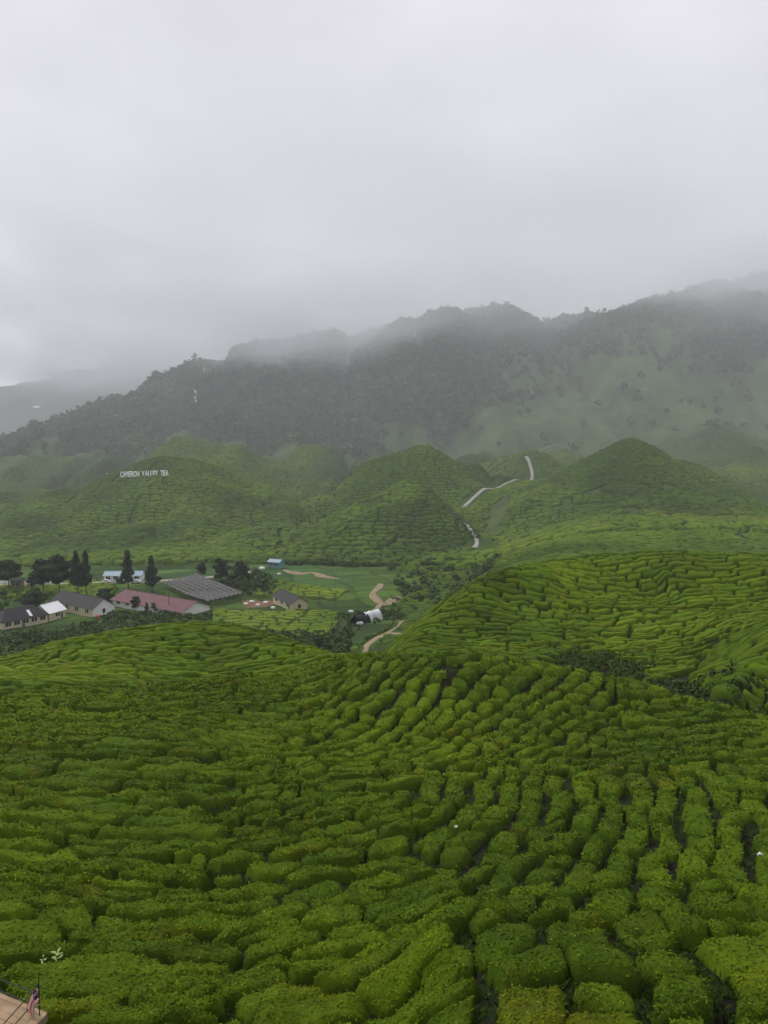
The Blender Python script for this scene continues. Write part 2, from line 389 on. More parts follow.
def cover(x, y):
    """albedo of the bare land and the share of it under tea hedges"""
    px = col_of(x, y)
    jx = px + 6 * fbm(x / 14, y / 14, 41, 2); jy = y + 0.02 * y * fbm(x / 14, y / 14, 43, 2)
    c = np.empty(x.shape + (3,))
    soil = np.array([0.017, 0.016, 0.008]); lawn = np.array([0.050, 0.100, 0.016]); field = np.array([0.050, 0.112, 0.024])
    rough = np.array([0.030, 0.060, 0.014]); tea = np.array([0.038, 0.075, 0.012]); high = np.array([0.055, 0.098, 0.026]); woodc = np.array([0.020, 0.035, 0.014])
    n1 = fbm(x / 25, y / 25, 51, 3)[..., None]
    c[:] = soil
    wd = smooth(-0.1, 0.25, fbm(x / 0.8, y / 0.8, 57, 3))[..., None]; c = c * (1 - wd) + np.array([0.018, 0.034, 0.007]) * wd
    c = np.where(((px > 198) & (px < 228) & (y > 12) & (y < 43))[..., None], np.array([0.055, 0.075, 0.018]) * (1 + 0.4 * n1), c)
    c = np.where((y > 130)[..., None], rough * (1 + 0.5 * n1), c)
    t = np.zeros(x.shape)
    m = (y > 236) & (y < 1320)
    vil = poly(jx, jy, VILLAGE)
    c = np.where((m & ~vil)[..., None], tea * (1 + 0.35 * n1), c); t = np.where(m & ~vil, 1.0, t)
    c = np.where((vil & (y > 285))[..., None], lawn * (1 + 0.35 * n1), c)
    c = np.where(poly(jx, jy, FIELD)[..., None], field * (1 + 0.2 * n1), c)
    bu = (x * 0.94 + y * 0.34) / 21 + 0.35 * fbm(x / 30, y / 30, 141, 2); bv = (y * 0.94 - x * 0.34) / 13 + 0.35 * fbm(x / 30, y / 30, 143, 2)
    plot = 0.55 + 0.85 * _h(np.floor(bu), np.floor(bv), 8); edge = np.minimum(np.abs(bu - np.round(bu)) * 21, np.abs(bv - np.round(bv)) * 13)
    plot = plot * (1 - 0.45 * (edge < 0.8)) * (1 + 0.18 * np.sin(bv * 13 * 3.4))
    c = np.where((vil & (y > 285))[..., None], c * plot[..., None] * (1 + np.stack([0.25 * (plot - 1), 0 * plot, 0 * plot], -1)), c)
    for P_ in (TERRACE, TEAPATCH, TEAROWS):
        k = poly(jx, jy, P_); t = np.where(k, 1.0, t); c = np.where(k[..., None], tea, c)
    k = poly(jx, jy, YARD); c = np.where(k[..., None], np.array([0.20, 0.11, 0.07]), c)
    for P_, cc in ((GRASSVALE, np.array([0.062, 0.090, 0.026])),):
        k = poly(jx, jy, P_); t = np.where(k, 0.0, t); c = np.where(k[..., None], cc * (1 + 0.4 * n1), c)
    t = np.where(road_d(x, y) < np.where(y > 480, 7.0, 2.4), 0.0, t)
    hb = smooth(1050, 1250, y + 160 * fbm(x / 120, y / 120, 61, 3))
    t = t * (1 - hb)
    c = c * (1 - hb[..., None]) + high * (1 + 0.6 * n1) * hb[..., None]
    w = wood(px, x, y)[..., None]
    c = c * (1 - w) + woodc * w
    return c, t, px
t_ = NT('land'); a_ = t_.n('ShaderNodeAttribute', attribute_name='cover').outputs['Color']
n_ = t_.noise(0.9, 8, 0.7, t_.pos())
t_.l(t_.mul(a_, t_.ramp(n_, [(0.3, (0.6, 0.6, 0.6)), (0.7, (1.35, 1.3, 1.25))])), t_.b.inputs['Base Color'])
t_.b.inputs['Roughness'].default_value = 0.9; t_.b.inputs['Specular IOR Level'].default_value = 0.1
t_.bump(n_, 0.7, 0.5)
M_LAND = t_.m

def polar_sheet(px0, px1, npx, ys):
    A = (np.linspace(px0, px1, npx) - 384) / F
    aa, yy = np.meshgrid(A, ys, indexing='ij')
    n, m = aa.shape
    i, j = np.meshgrid(np.arange(n - 1), np.arange(m - 1), indexing='ij'); k = (i * m + j).ravel()
    return aa * yy, yy, np.stack([k, k + m, k + m + 1, k + 1], -1)
def land(name, ys, px0=-300, px1=1060, npx=560):
    X, Y, Q = polar_sheet(px0, px1, npx, ys)
    c, t, px = cover(X, Y)
    o = build(name, np.stack([X, Y, ground(X, Y)], -1), Q, M_LAND, cattrs={'cover': np.concatenate([c, np.ones(c.shape[:2] + (1,))], -1)})
    return tag(o, kind='structure')
gs = lambda a, b, n: np.exp(np.linspace(math.log(a), math.log(b), n))
land('slope_ground', np.concatenate([[-6.0, 2.0, 6.0], gs(7.5, 235, 330)]))
land('hills', gs(235, 1250, 620))
land('mountains', gs(1250, 5400, 300))

# ------------------------------------------------------------------ haze
def box(name, lo, hi, mat):
    x0, y0, z0 = lo; x1, y1, z1 = hi
    V = [(x0, y0, z0), (x1, y0, z0), (x1, y1, z0), (x0, y1, z0), (x0, y0, z1), (x1, y0, z1), (x1, y1, z1), (x0, y1, z1)]
    return build(name, V, np.array([(0, 3, 2, 1), (4, 5, 6, 7), (0, 1, 5, 4), (1, 2, 6, 5), (2, 3, 7, 6), (3, 0, 4, 7)]), mat, smooth_shade=False)
HAZE = 0.00015
def volume_mat(name, dens, c=(0.93, 0.96, 1.0)):
    m = bpy.data.materials.new(name); m.use_nodes = True; nt = m.node_tree
    nt.nodes.remove(nt.nodes['Principled BSDF'])
    v = nt.nodes.new('ShaderNodeVolumePrincipled'); v.inputs['Density'].default_value = dens; v.inputs['Color'].default_value = (*c, 1)
    v.inputs['Anisotropy'].default_value = 0.0
    nt.links.new(v.outputs[0], nt.nodes['Material Output'].inputs['Volume'])
    return m, nt, v
m_, _, _ = volume_mat('haze_air', HAZE)
HAZE_BOX = tag(box('haze', (-7600, -120, -75), (7600, 5450, 520), m_), kind='stuff')

# mist clinging to the wooded ridges: a lumpy bank that thickens towards the cloud base
m_, nt_, v_ = volume_mat('ridge_mist', 0.0, (0.95, 0.965, 1.0))
def MN(t, ins, **k):
    x = nt_.nodes.new(t)
    for a, b in k.items(): setattr(x, a, b)
    for a, b in ins.items():
        if isinstance(b, bpy.types.NodeSocket): nt_.links.new(b, x.inputs[a])
        else: x.inputs[a].default_value = b
    return x
g_ = nt_.nodes.new('ShaderNodeNewGeometry').outputs['Position']
mp_ = MN('ShaderNodeMapping', {'Vector': g_, 'Scale': (0.0016, 0.0012, 0.0042), 'Location': (0.55, 0.1, 0.0)}).outputs[0]
no_ = MN('ShaderNodeTexNoise', {'Vector': mp_, 'Scale': 2.2, 'Detail': 3.0, 'Roughness': 0.5}).outputs['Fac']
sp_ = MN('ShaderNodeSeparateXYZ', {0: g_})
hz_ = MN('ShaderNodeMapRange', {0: sp_.outputs['Z'], 1: 170.0, 2: 430.0, 3: 0.0, 4: 1.0}, interpolation_type='SMOOTHSTEP').outputs[0]
nr_ = MN('ShaderNodeMapRange', {0: no_, 1: 0.42, 2: 0.66, 3: 0.10, 4: 1.0}, interpolation_type='SMOOTHSTEP').outputs[0]
dn_ = MN('ShaderNodeMath', {0: hz_, 1: 0.0022}, operation='MULTIPLY').outputs[0]
def bank(cx, cy, cz, rx, ry, rz, dens, prev):
    q = MN('ShaderNodeVectorMath', {0: g_, 1: (cx, cy, cz)}, operation='SUBTRACT').outputs[0]
    q = MN('ShaderNodeVectorMath', {0: q, 1: (1 / rx, 1 / ry, 1 / rz)}, operation='MULTIPLY').outputs[0]
    l = MN('ShaderNodeVectorMath', {0: q}, operation='LENGTH').outputs['Value']
    f = MN('ShaderNodeMapRange', {0: l, 1: 1.0, 2: 0.2, 3: 0.0, 4: dens}, interpolation_type='SMOOTHSTEP').outputs[0]
    return MN('ShaderNodeMath', {0: prev, 1: f}, operation='ADD').outputs[0]
for B_ in ((-150, 1700, 280, 360, 260, 130, 0.0075), (880, 1760, 420, 420, 330, 120, 0.0055), (-420, 2100, 250, 420, 350, 130, 0.0030), (150, 1830, 400, 320, 260, 80, 0.0030), (-820, 2500, 280, 500, 380, 170, 0.013)): dn_ = bank(*B_, dn_)
a_ = MN('ShaderNodeMath', {0: dn_, 1: nr_}, operation='MULTIPLY').outputs[0]
d_ = MN('ShaderNodeMath', {0: a_, 1: 0.00021}, operation='ADD').outputs[0]
nt_.links.new(d_, v_.inputs['Density'])
def mist_bank():
    n, k = 72, 10; V = []; Fq = []
    for j in range(k + 1):
        t = j / k
        for i in range(n):
            an = 2 * math.pi * i / n
            rr = 1 + 0.10 * float(vn(np.array(3.0 * math.cos(an) + 9), np.array(3.0 * math.sin(an) + t), 7))
            V.append((rr * 2050 * math.cos(an) + 80, 2010 + rr * 1150 * math.sin(an) * 1.0, -50 + 590 * t))
    for j in range(k):
        for i in range(n): Fq.append((j * n + i, j * n + (i + 1) % n, (j + 1) * n + (i + 1) % n, (j + 1) * n + i))
    o = build('mountain_mist', V, [np.array(Fq), np.array([list(range(n))[::-1]]), np.array([list(range(k * n, k * n + n))])], m_)
    return tag(o, 'pale mist hanging over the wooded ridges', 'mist', kind='stuff')
mist_bank()
try: m_.cycles.volume_step_rate = 0.5
except Exception: pass

# ------------------------------------------------------------------ tea bushes near the viewer, each bush on its own
ZONES = [
 # polygon (column, distance), row heading, row pitch, shortest and longest bush, height, warp
 dict(k='shoulder', P=[(438, 6.5), (1060, 6.5), (1060, 16.2), (768, 16.5), (600, 17.2), (520, 17.4), (425, 17.8)], th=82, pitch=1.15, ln=(1.0, 2.2), H=0.41, w=1.4),
 dict(k='block', P=[(424, 18.2), (520, 17.9), (600, 17.7), (1060, 17.2), (1060, 38.6), (768, 38.6), (640, 38.0), (560, 38.8), (470, 40.2), (428, 39)], th=78, pitch=1.12, ln=(0.95, 2.2), H=0.44, w=2.6),
 dict(k='left', P=[(-330, 9), (205, 11), (207, 41), (100, 41), (-330, 41)], th=-5, pitch=1.12, ln=(1.8, 4.6), H=0.56, w=1.8),
 dict(k='middle', P=[(221, 10.5), (432, 9), (419, 18), (418, 39), (360, 41.2), (300, 42.5), (222, 41)], th=24, pitch=1.15, ln=(1.1, 2.9), H=0.48, w=1.8),
 dict(k='slope', P=[(-330, 41.6), (100, 41.6), (222, 41.8), (300, 43.2), (322, 47), (318, 54), (345, 62), (405, 66), (415, 72), (330, 118), (-330, 118)], th=-3, pitch=1.0, ln=(1.8, 5.0), H=0.58, w=3.2),
 dict(k='hump', P=[(309, 43.5), (365, 42.0), (430, 41.0), (520, 40.2), (570, 39.6), (606, 45), (620, 52), (604, 64), (415, 70), (408, 64.5), (352, 61), (326, 53.5), (330, 47)], th=58, pitch=1.15, ln=(1.0, 2.1), H=0.48, w=1.6),
 dict(k='ledge', P=[(578, 39.4), (640, 38.6), (768, 39.2), (1060, 39.2), (1060, 60), (720, 62), (612, 64), (628, 52), (614, 45)], th=6, pitch=1.15, ln=(1.6, 4.2), H=0.54, w=1.8),
 dict(k='hill', P=[(330, 88), (405, 84), (470, 82), (560, 82), (640, 84), (690, 89), (705, 98), (1060, 104), (1060, 142), (350, 142)], th=4, pitch=1.05, ln=(2.0, 5.5), H=0.68, w=4.0),
 dict(k='patch', P=[(694, 76), (735, 66.5), (1060, 66.5), (1060, 100), (715, 95), (702, 88)], th=-22, pitch=1.15, ln=(1.4, 3.2), H=0.64, w=2.0),
]
# dark hollow without tea on the foot of the hill, footpaths
HOLLOW = [(520, 78), (660, 80), (672, 93), (640, 97.5), (580, 101), (545, 98), (515, 90)]
HOLLOW_CORE = [(545, 84), (645, 84), (655, 91), (630, 95), (580, 97), (545, 95)]
TRACKS = [[(0, 92), (60, 84), (130, 76), (180, 67), (260, 62)], [(448, 54.5), (446, 52.5)], [(640, 110), (668, 102), (690, 95)], [(420, 110), (470, 104), (505, 98)], [(445, 116), (500, 112), (600, 111), (768, 112)]]
def track_d(x, y):
    d = np.full(np.shape(x), 1e9)
    for T in TRACKS:
        q = [((p - 384) / F * Y * 1.03, Y) for p, Y in T]
        for (x0, y0), (x1, y1) in zip(q[:-1], q[1:]):
            t = np.clip(((x - x0) * (x1 - x0) + (y - y0) * (y1 - y0)) / ((x1 - x0) ** 2 + (y1 - y0) ** 2), 0, 1)
            d = np.minimum(d, np.hypot(x - x0 - t * (x1 - x0), y - y0 - t * (y1 - y0)))
    return d
def zone_map(z):
    ps = z['P']; cx = np.mean([(p - 384) / F * Y for p, Y in ps]); cy = np.mean([Y for p, Y in ps])
    ca, sa = math.cos(R(z['th'])), math.sin(R(z['th'])); w = z['w']; sd = sum(map(ord, z['k']))
    def f(u, v):
        x = cx + v * ca - u * sa; y = cy + v * sa + u * ca
        wx = w * fbm(x / 17, y / 17, sd, 2) + 0.36 * vn(x / 2.7, y / 2.7, sd + 5) + 0.5 * vn(x / 6, y / 6, sd + 2)
        wy = w * fbm(x / 17, y / 17, sd + 7, 2) + 0.36 * vn(x / 2.7, y / 2.7, sd + 9) + 0.5 * vn(x / 6, y / 6, sd + 3)
        return x + wx, y + wy
    ext = max(math.hypot((p - 384) / F * Y - cx, Y - cy) for p, Y in ps) + 6
    return f, ext
BUSHES = []
UP = np.array([0, 0, 1.0])
for z in ZONES:
    f, ext = zone_map(z); pit = z['pitch']; cells = []
    for r in range(int(-ext / pit), int(ext / pit) + 1):
        v = -ext + RNG.uniform(0, z['ln'][1]); k0 = 0.0
        while v < ext:
            l = RNG.uniform(*z['ln']) ** 1.0
            if RNG.random() < 0.12: l *= 1.35
            k1 = RNG.uniform(-0.38, 0.38) * pit; cells.append((r * pit, v, l, k0, k1)); v += l; k0 = k1
    cells = np.array(cells); x, y = f(cells[:, 0], cells[:, 1] + cells[:, 2] / 2)
    ok = (y > 6.5)
    cells = cells[ok]; x = x[ok]; y = y[ok]
    px = col_of(x, y)
    ok = poly(px, y, z['P']) & (px > -240) & (px < 1010) & ~poly(px + 22 * vn(x / 3.5, y / 3.5, 3), y + 3 * vn(x / 3, y / 3, 4), HOLLOW_CORE) & (track_d(x, y) > 0.55)
    thin = fbm(x / 8, y / 8, 77, 2) > -0.9          # a few bushes are missing here and there
    ok &= thin
    for c, X, Y, P_ in zip(cells[ok], x[ok], y[ok], px[ok]): BUSHES.append((z, f, c, X, Y, P_))
# smaller bushes fill what the rows leave open along the seams
CS = 0.12; OX, OY = -75.0, 6.0; occ = np.zeros((int(150 / CS), int(138 / CS)), bool)
for z, f, c, X, Y, P_ in BUSHES:
    a, b = np.meshgrid(np.linspace(-0.5, 0.5, 10) * z['pitch'], np.linspace(0, 1, max(6, int(c[2] / 0.15))) * c[2])
    x, y = f(c[0] + a.ravel(), c[1] + b.ravel() + 2 * a.ravel() / z['pitch'] * (c[3] * (c[2] - b.ravel()) + c[4] * b.ravel()) / c[2])
    i = ((x - OX) / CS).astype(int); j = ((y - OY) / CS).astype(int); k = (i >= 0) & (j >= 0) & (i < occ.shape[0]) & (j < occ.shape[1])
    occ[i[k], j[k]] = True
gi, gj = np.meshgrid(np.arange(occ.shape[0]), np.arange(occ.shape[1]), indexing='ij')
gx = OX + gi * CS; gy = OY + gj * CS; gp = col_of(gx, np.maximum(gy, 7))
fillable = np.zeros(occ.shape, bool)
for z in ZONES: fillable |= poly(gp, gy, z['P'])
fillable |= (gp > 200) & (gp < 640) & (gy > 8) & (gy < 60)
fillable &= ~poly(gp, gy, HOLLOW_CORE) & (track_d(gx, gy) > 0.4) & (gp > -120) & (gp < 900) & ~((gp > 203) & (gp < 224) & (gy > 12) & (gy < 42))
cand = np.argwhere(fillable & ~occ); RNG.shuffle(cand)
ZF = dict(k='fill', pitch=1.0, H=0.6)
def local_map(x0, y0, an):
    ca, sa = math.cos(an), math.sin(an)
    return lambda u, v: (x0 + v * ca - u * sa + 0.12 * vn((x0 + v) / 0.8, (y0 + u) / 0.8, 4), y0 + v * sa + u * ca + 0.12 * vn((x0 + v) / 0.8, (y0 + u) / 0.8, 6))
nf = 0
for i, j in cand:
    if occ[i, j]: continue
    for rad in (8, 6, 5, 4, 3, 2):
        sl = occ[max(i - rad, 0):i + rad + 1, max(j - rad, 0):j + rad + 1]
        if not sl.any(): break
    else: continue
    r_ = rad * CS + 0.2; X, Y = gx[i, j], gy[i, j]
    l = 2 * r_ * RNG.uniform(1.0, 1.25); an = RNG.uniform(0, 3.1)
    zf = dict(ZF, pitch=2 * r_, H=0.35 + 0.3 * r_)
    BUSHES.append((zf, local_map(X, Y, an), (0.0, -l / 2, l, 0.0, 0.0), X, Y, gp[i, j]))
    occ[max(i - rad, 0):i + rad + 1, max(j - rad, 0):j + rad + 1] = True; nf += 1
print('bushes', len(BUSHES), 'fill', nf)

def bush_arrays(b):
    z, f, (u0, v0, l, k0, k1), X, Y, P_ = b
    d = math.hypot(X, Y) + 8
    w = z['pitch']; gap = 0.046
    st = min(max(d * 0.0042, 0.085), 0.3)
    na = max(6, int(w / st)); nb = max(7, int(l / st))
    a = np.linspace(-1, 1, na); bb = np.linspace(-1, 1, nb)
    # crowd the rows of vertices towards the rim
    a = np.sign(a) * np.abs(a) ** 0.8; bb = np.sign(bb) * np.abs(bb) ** (0.8 if l < 3.5 else 0.9)
    A, B = np.meshgrid(a, bb, indexing='ij')
    jw = RNG.uniform(-0.14, 0.14) * w; hw = w / 2 - gap + RNG.uniform(-0.04, 0.08) * w; hl = l / 2 + 0.01
    uu = u0 + jw * (1 - 0.3 * B) + A * hw * (1 + 0.08 * RNG.normal() * B); vv = v0 + l / 2 + B * hl + A * (k0 * (1 - B) + k1 * (1 + B)) / 2
    x, y = f(uu, vv)
    rc = 0.85 * hw; rp = 0.46 * hw                      # rounding of the outline, width of the shoulder
    da = np.maximum(rc - (1 - np.abs(A)) * hw, 0); db = np.maximum(rc - (1 - np.abs(B)) * hl, 0)
    ed = rc - np.hypot(da, db) + 0.10 * hw * (vn(x / 0.45, y / 0.45, 31) + 0.8 * vn(x / 1.1, y / 1.1, 33))
    dd = np.clip((rp - ed) / rp, 0, 1.3)
    prof = np.where(dd < 1, np.sqrt(np.maximum(1 - dd ** 2.4, 0)), -(dd - 1) * 1.2)
    rim = (np.abs(A) > 0.999) | (np.abs(B) > 0.999)
    Hh = 1.15 * z['H'] * (0.82 + 0.36 * _h(np.array([int(X * 7)]), np.array([int(Y * 7)]), 5)[0])
    h = Hh * prof + np.clip(prof, 0, 1) * (0.16 * vn(x / 0.9, y / 0.9, 13) + 0.09 * vn(x / 0.4, y / 0.4, 15) + (0.06 * vn(x / 0.17, y / 0.17, 19) if d < 45 else 0))
    h = np.where(rim, -0.4, h)
    zz = ground(x, y) + h - 0.12
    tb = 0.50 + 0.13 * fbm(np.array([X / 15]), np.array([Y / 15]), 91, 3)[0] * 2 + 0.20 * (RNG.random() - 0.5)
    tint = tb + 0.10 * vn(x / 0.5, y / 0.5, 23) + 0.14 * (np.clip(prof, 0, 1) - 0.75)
    tint = np.where(prof < 0.46 + 0.1 * vn(x / 0.3, y / 0.3, 25), 0.06, tint)      # stem zone under the plucked top, seam shade painted into its tint
    V = np.stack([x, y, zz], -1)
    i, j = np.meshgrid(np.arange(na - 1), np.arange(nb - 1), indexing='ij'); k = (i * nb + j).ravel()
    Q = np.stack([k, k + nb, k + nb + 1, k + 1], -1)
    # leaves standing out of the clipped surface
    area = w * l
    dens = 680 * min(1, (24 / d) ** 2.1)
    n = int(area * dens)
    size = 0.041 * max(1, (d / 24) ** 1.0)
    if d > 75: n = 0
    T = tint.ravel(); VV = V.reshape(-1, 3)
    if n:
        ri = RNG.random(n) * (na - 1.001); rj = RNG.random(n) * (nb - 1.001); ii = ri.astype(int); jj = rj.astype(int); fi = (ri - ii)[:, None]; fj = (rj - jj)[:, None]
        p00 = V[ii, jj]; p10 = V[ii + 1, jj]; p01 = V[ii, jj + 1]; p11 = V[ii + 1, jj + 1]
        ok_ = prof[ii, jj] > 0.55
        ii, jj, fi, fj, p00, p10, p01, p11 = (q_[ok_] for q_ in (ii, jj, fi, fj, p00, p10, p01, p11)); n = len(ii)
        p = p00 * (1 - fi) * (1 - fj) + p10 * fi * (1 - fj) + p01 * (1 - fi) * fj + p11 * fi * fj
        nr = np.cross(p10 - p00, p01 - p00); nr /= np.linalg.norm(nr, axis=1)[:, None] + 1e-9
        nr *= np.sign(nr[:, 2:3] + 1e-9)
        nl = nr + 0.36 * RNG.normal(size=(n, 3)); nl /= np.linalg.norm(nl, axis=1)[:, None]
        ax = np.cross(nl, RNG.normal(size=(n, 3))); ax /= np.linalg.norm(ax, axis=1)[:, None]     # along the leaf
        sd = np.cross(nl, ax)
        s = size * (0.7 + 0.6 * RNG.random(n))[:, None]
        p = p + nr * 0.02 * RNG.random((n, 1))
        L4 = np.stack([p, p + ax * s * 0.9 + sd * s * 0.42, p + ax * s * 2.0, p + ax * s * 0.9 - sd * s * 0.42], 1).reshape(-1, 3)
        lt = np.maximum(tint[ii, jj], 0.3) + 0.08 + np.abs(RNG.normal(size=n)) * 0.19 - 0.10 + (RNG.random(n) < 0.08) * 0.28
        q0 = len(VV) + np.arange(n) * 4
        Q = np.concatenate([Q, np.stack([q0, q0 + 1, q0 + 2, q0 + 3], -1)])
        VV = np.concatenate([VV, L4]); T = np.concatenate([T, np.repeat(lt, 4)])
    return VV, Q, T
def in_frame(b):
    X, Y = b[3], b[4]; px, py = project(X, Y, ground(np.array([X]), np.array([Y]))[0] + 0.8)
    return -25 < px < 793 and py < 1045
order = sorted(range(len(BUSHES)), key=lambda i: BUSHES[i][4] * (1.0 if in_frame(BUSHES[i]) else 50))
LAB = {'shoulder': 'broad blocky tea bush on the raised shoulder in the near corner of the slope',
       'block': 'blocky tea bush in the columns running down the slope beyond the near shoulder',
       'left': 'long low tea bush in the level rows on the slope beyond the wooden deck',
       'middle': 'rounded tea bush in the slanting rows beside the grassy track',
       'slope': 'slim tea bush in the fine level rows climbing to the far crest',
       'hump': 'small rounded tea bush on the hump facing the viewer across the dip',
       'hill': 'small clipped tea bush on the rounded hill across the gully',
       'patch': 'bright tea bush on the spur beside the rounded hill',
       'ledge': 'narrow tea bush in the level rows on the ledge beyond the blocky columns'}
LAB['fill'] = 'small odd tea bush filling a gap between the rows'
GRP = {'fill': 'odd tea bushes between the rows', 'hill': 'tea bushes on the rounded hill', 'patch': 'tea bushes on the spur', 'shoulder': 'tea bushes on the near shoulder', 'block': 'tea bushes in blocky columns', 'left': 'tea bushes in level rows beyond the deck', 'middle': 'tea bushes in slanting rows', 'slope': 'tea bushes in fine level rows', 'hump': 'tea bushes on the hump', 'ledge': 'tea bushes on the ledge'}
for i in order[:300]:
    V, Q, T = bush_arrays(BUSHES[i]); k = BUSHES[i][0]['k']
    g = np.array([BUSHES[i][3], BUSHES[i][4], 0.0]); g[2] = float(ground(g[:1], g[1:2])[0])
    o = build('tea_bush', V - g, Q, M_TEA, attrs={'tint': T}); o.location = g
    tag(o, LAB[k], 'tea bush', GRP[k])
VS, QS, TS, off = [], [], [], 0
for i in order[300:]:
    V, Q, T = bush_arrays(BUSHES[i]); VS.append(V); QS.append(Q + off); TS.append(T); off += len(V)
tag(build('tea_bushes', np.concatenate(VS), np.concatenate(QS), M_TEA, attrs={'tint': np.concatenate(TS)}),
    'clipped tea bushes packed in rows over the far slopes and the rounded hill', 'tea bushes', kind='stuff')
print('tea verts', off)

# ------------------------------------------------------------------ tea hedges on the hills across the valley (rows past counting)
def hedges():
    ys = np.concatenate([np.arange(236, 480, 0.55), np.arange(480, 760, 0.75), np.arange(760, 1260, 1.4)])
    X, Y, Q = polar_sheet(-160, 930, 1010, ys)
    c, t, px = cover(X, Y)
    z = ground(X, Y)
    sp = np.interp(Y, [236, 330, 600, 1000], [2.0, 2.4, 3.0, 3.8])
    wob = 2.2 * fbm(X / 22, Y / 22, 101, 2)
    ph = (z * 1.0 + 0.42 * Y + wob) / 0.62
    sp0 = np.where(Y < 400, 2.3, 3.2)
    ph = ph / (sp0 * np.where(Y < 400, 1.2, 2.1))
    fr = np.abs((ph % 1.0) - 0.5) * 2
    row = np.floor(ph)
    al = (X + 3 * vn(X / 9, Y / 9, 5)) / 8.0 + _h(row, row * 0, 3) * 7
    fa = np.abs((al % 1.0) - 0.5) * 2
    h = np.sqrt(np.clip(1 - (fr / 0.80) ** 4, 0, 1)) * np.clip((1 - fa ** 9), 0.2, 1)
    blk = fbm(X / 60, Y / 60, 111, 3)
    H = np.where(Y > 400, 2.5, 1.1) * (0.85 + 0.3 * vn(X / 5, Y / 5, 8))
    # tracks between the blocks
    tr = np.abs(fbm(X / 75, Y / 75, 121, 2)); gapm = smooth(0.008, 0.02, tr)
    hh = (h * H + 0.05) * gapm * (t > 0.5) - 0.6 * (t <= 0.5) - 0.1
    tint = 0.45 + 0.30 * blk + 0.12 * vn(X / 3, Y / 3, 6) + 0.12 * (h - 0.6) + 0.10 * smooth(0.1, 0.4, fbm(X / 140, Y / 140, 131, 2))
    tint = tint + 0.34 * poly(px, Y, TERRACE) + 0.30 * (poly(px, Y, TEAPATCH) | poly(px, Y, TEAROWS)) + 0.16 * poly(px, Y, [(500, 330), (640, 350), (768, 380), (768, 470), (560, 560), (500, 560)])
    tint = np.where((hh < 0.45 * H) & (t > 0.5), 0.0, tint)      # soil gaps between hedges, darkened in the colour to deepen row shade
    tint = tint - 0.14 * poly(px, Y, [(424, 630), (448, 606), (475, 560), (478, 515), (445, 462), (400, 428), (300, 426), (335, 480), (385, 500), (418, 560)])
    keep = (t.ravel()[Q] > 0.3).any(1)
    Q = Q[keep]; used = np.unique(Q); mp = np.full(X.size, -1); mp[used] = np.arange(len(used))
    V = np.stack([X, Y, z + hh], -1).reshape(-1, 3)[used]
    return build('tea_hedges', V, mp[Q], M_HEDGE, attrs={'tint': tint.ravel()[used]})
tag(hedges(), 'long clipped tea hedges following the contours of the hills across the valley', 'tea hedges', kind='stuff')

# ------------------------------------------------------------------ woods and thickets
def leafy_blobs(P, rad, hgt, nq, qs, tint, flat_=0.0):
    """many crowns in one array: nq leaf clumps spread through each crown. P: bases (n,3)"""
    n = len(P)
    u = RNG.normal(size=(n, nq, 3)); u /= np.linalg.norm(u, axis=2)[..., None]
    rr = RNG.uniform(0.45, 1.0, (n, nq, 1)) ** 0.6
    # uneven outline: a few lobes per crown
    lob = RNG.normal(size=(n, 4, 3)); lob /= np.linalg.norm(lob, axis=2)[..., None]
    bulge = 0.72 + 0.36 * np.clip((u[:, :, None] * lob[:, None]).sum(-1).max(-1), 0, 1)[..., None] ** 3
    q = u * rr * bulge
    c = np.empty((n, nq, 3)); c[..., 0] = P[:, None, 0] + q[..., 0] * rad[:, None]; c[..., 1] = P[:, None, 1] + q[..., 1] * rad[:, None]
    c[..., 2] = P[:, None, 2] + hgt[:, None] * (0.5 + 0.5 * q[..., 2])
    nl = u + 0.5 * RNG.normal(size=u.shape) + np.array([0, 0, 0.4]); nl /= np.linalg.norm(nl, axis=2)[..., None]
    ax = np.cross(nl, RNG.normal(size=u.shape)); ax /= np.linalg.norm(ax, axis=2)[..., None]; sd = np.cross(nl, ax)
    s = (qs[:, None] * RNG.uniform(0.6, 1.3, (n, nq)))[..., None]
    V = np.stack([c - ax * s, c + sd * s * RNG.uniform(0.6, 1, (n, nq, 1)), c + ax * s, c - sd * s * 0.8], 2).reshape(-1, 3)
    Q = np.arange(n * nq * 4).reshape(-1, 4)
    T = np.repeat((tint[:, None] + RNG.normal(size=(n, nq)) * 0.12).ravel(), 4)
    return V, Q, T

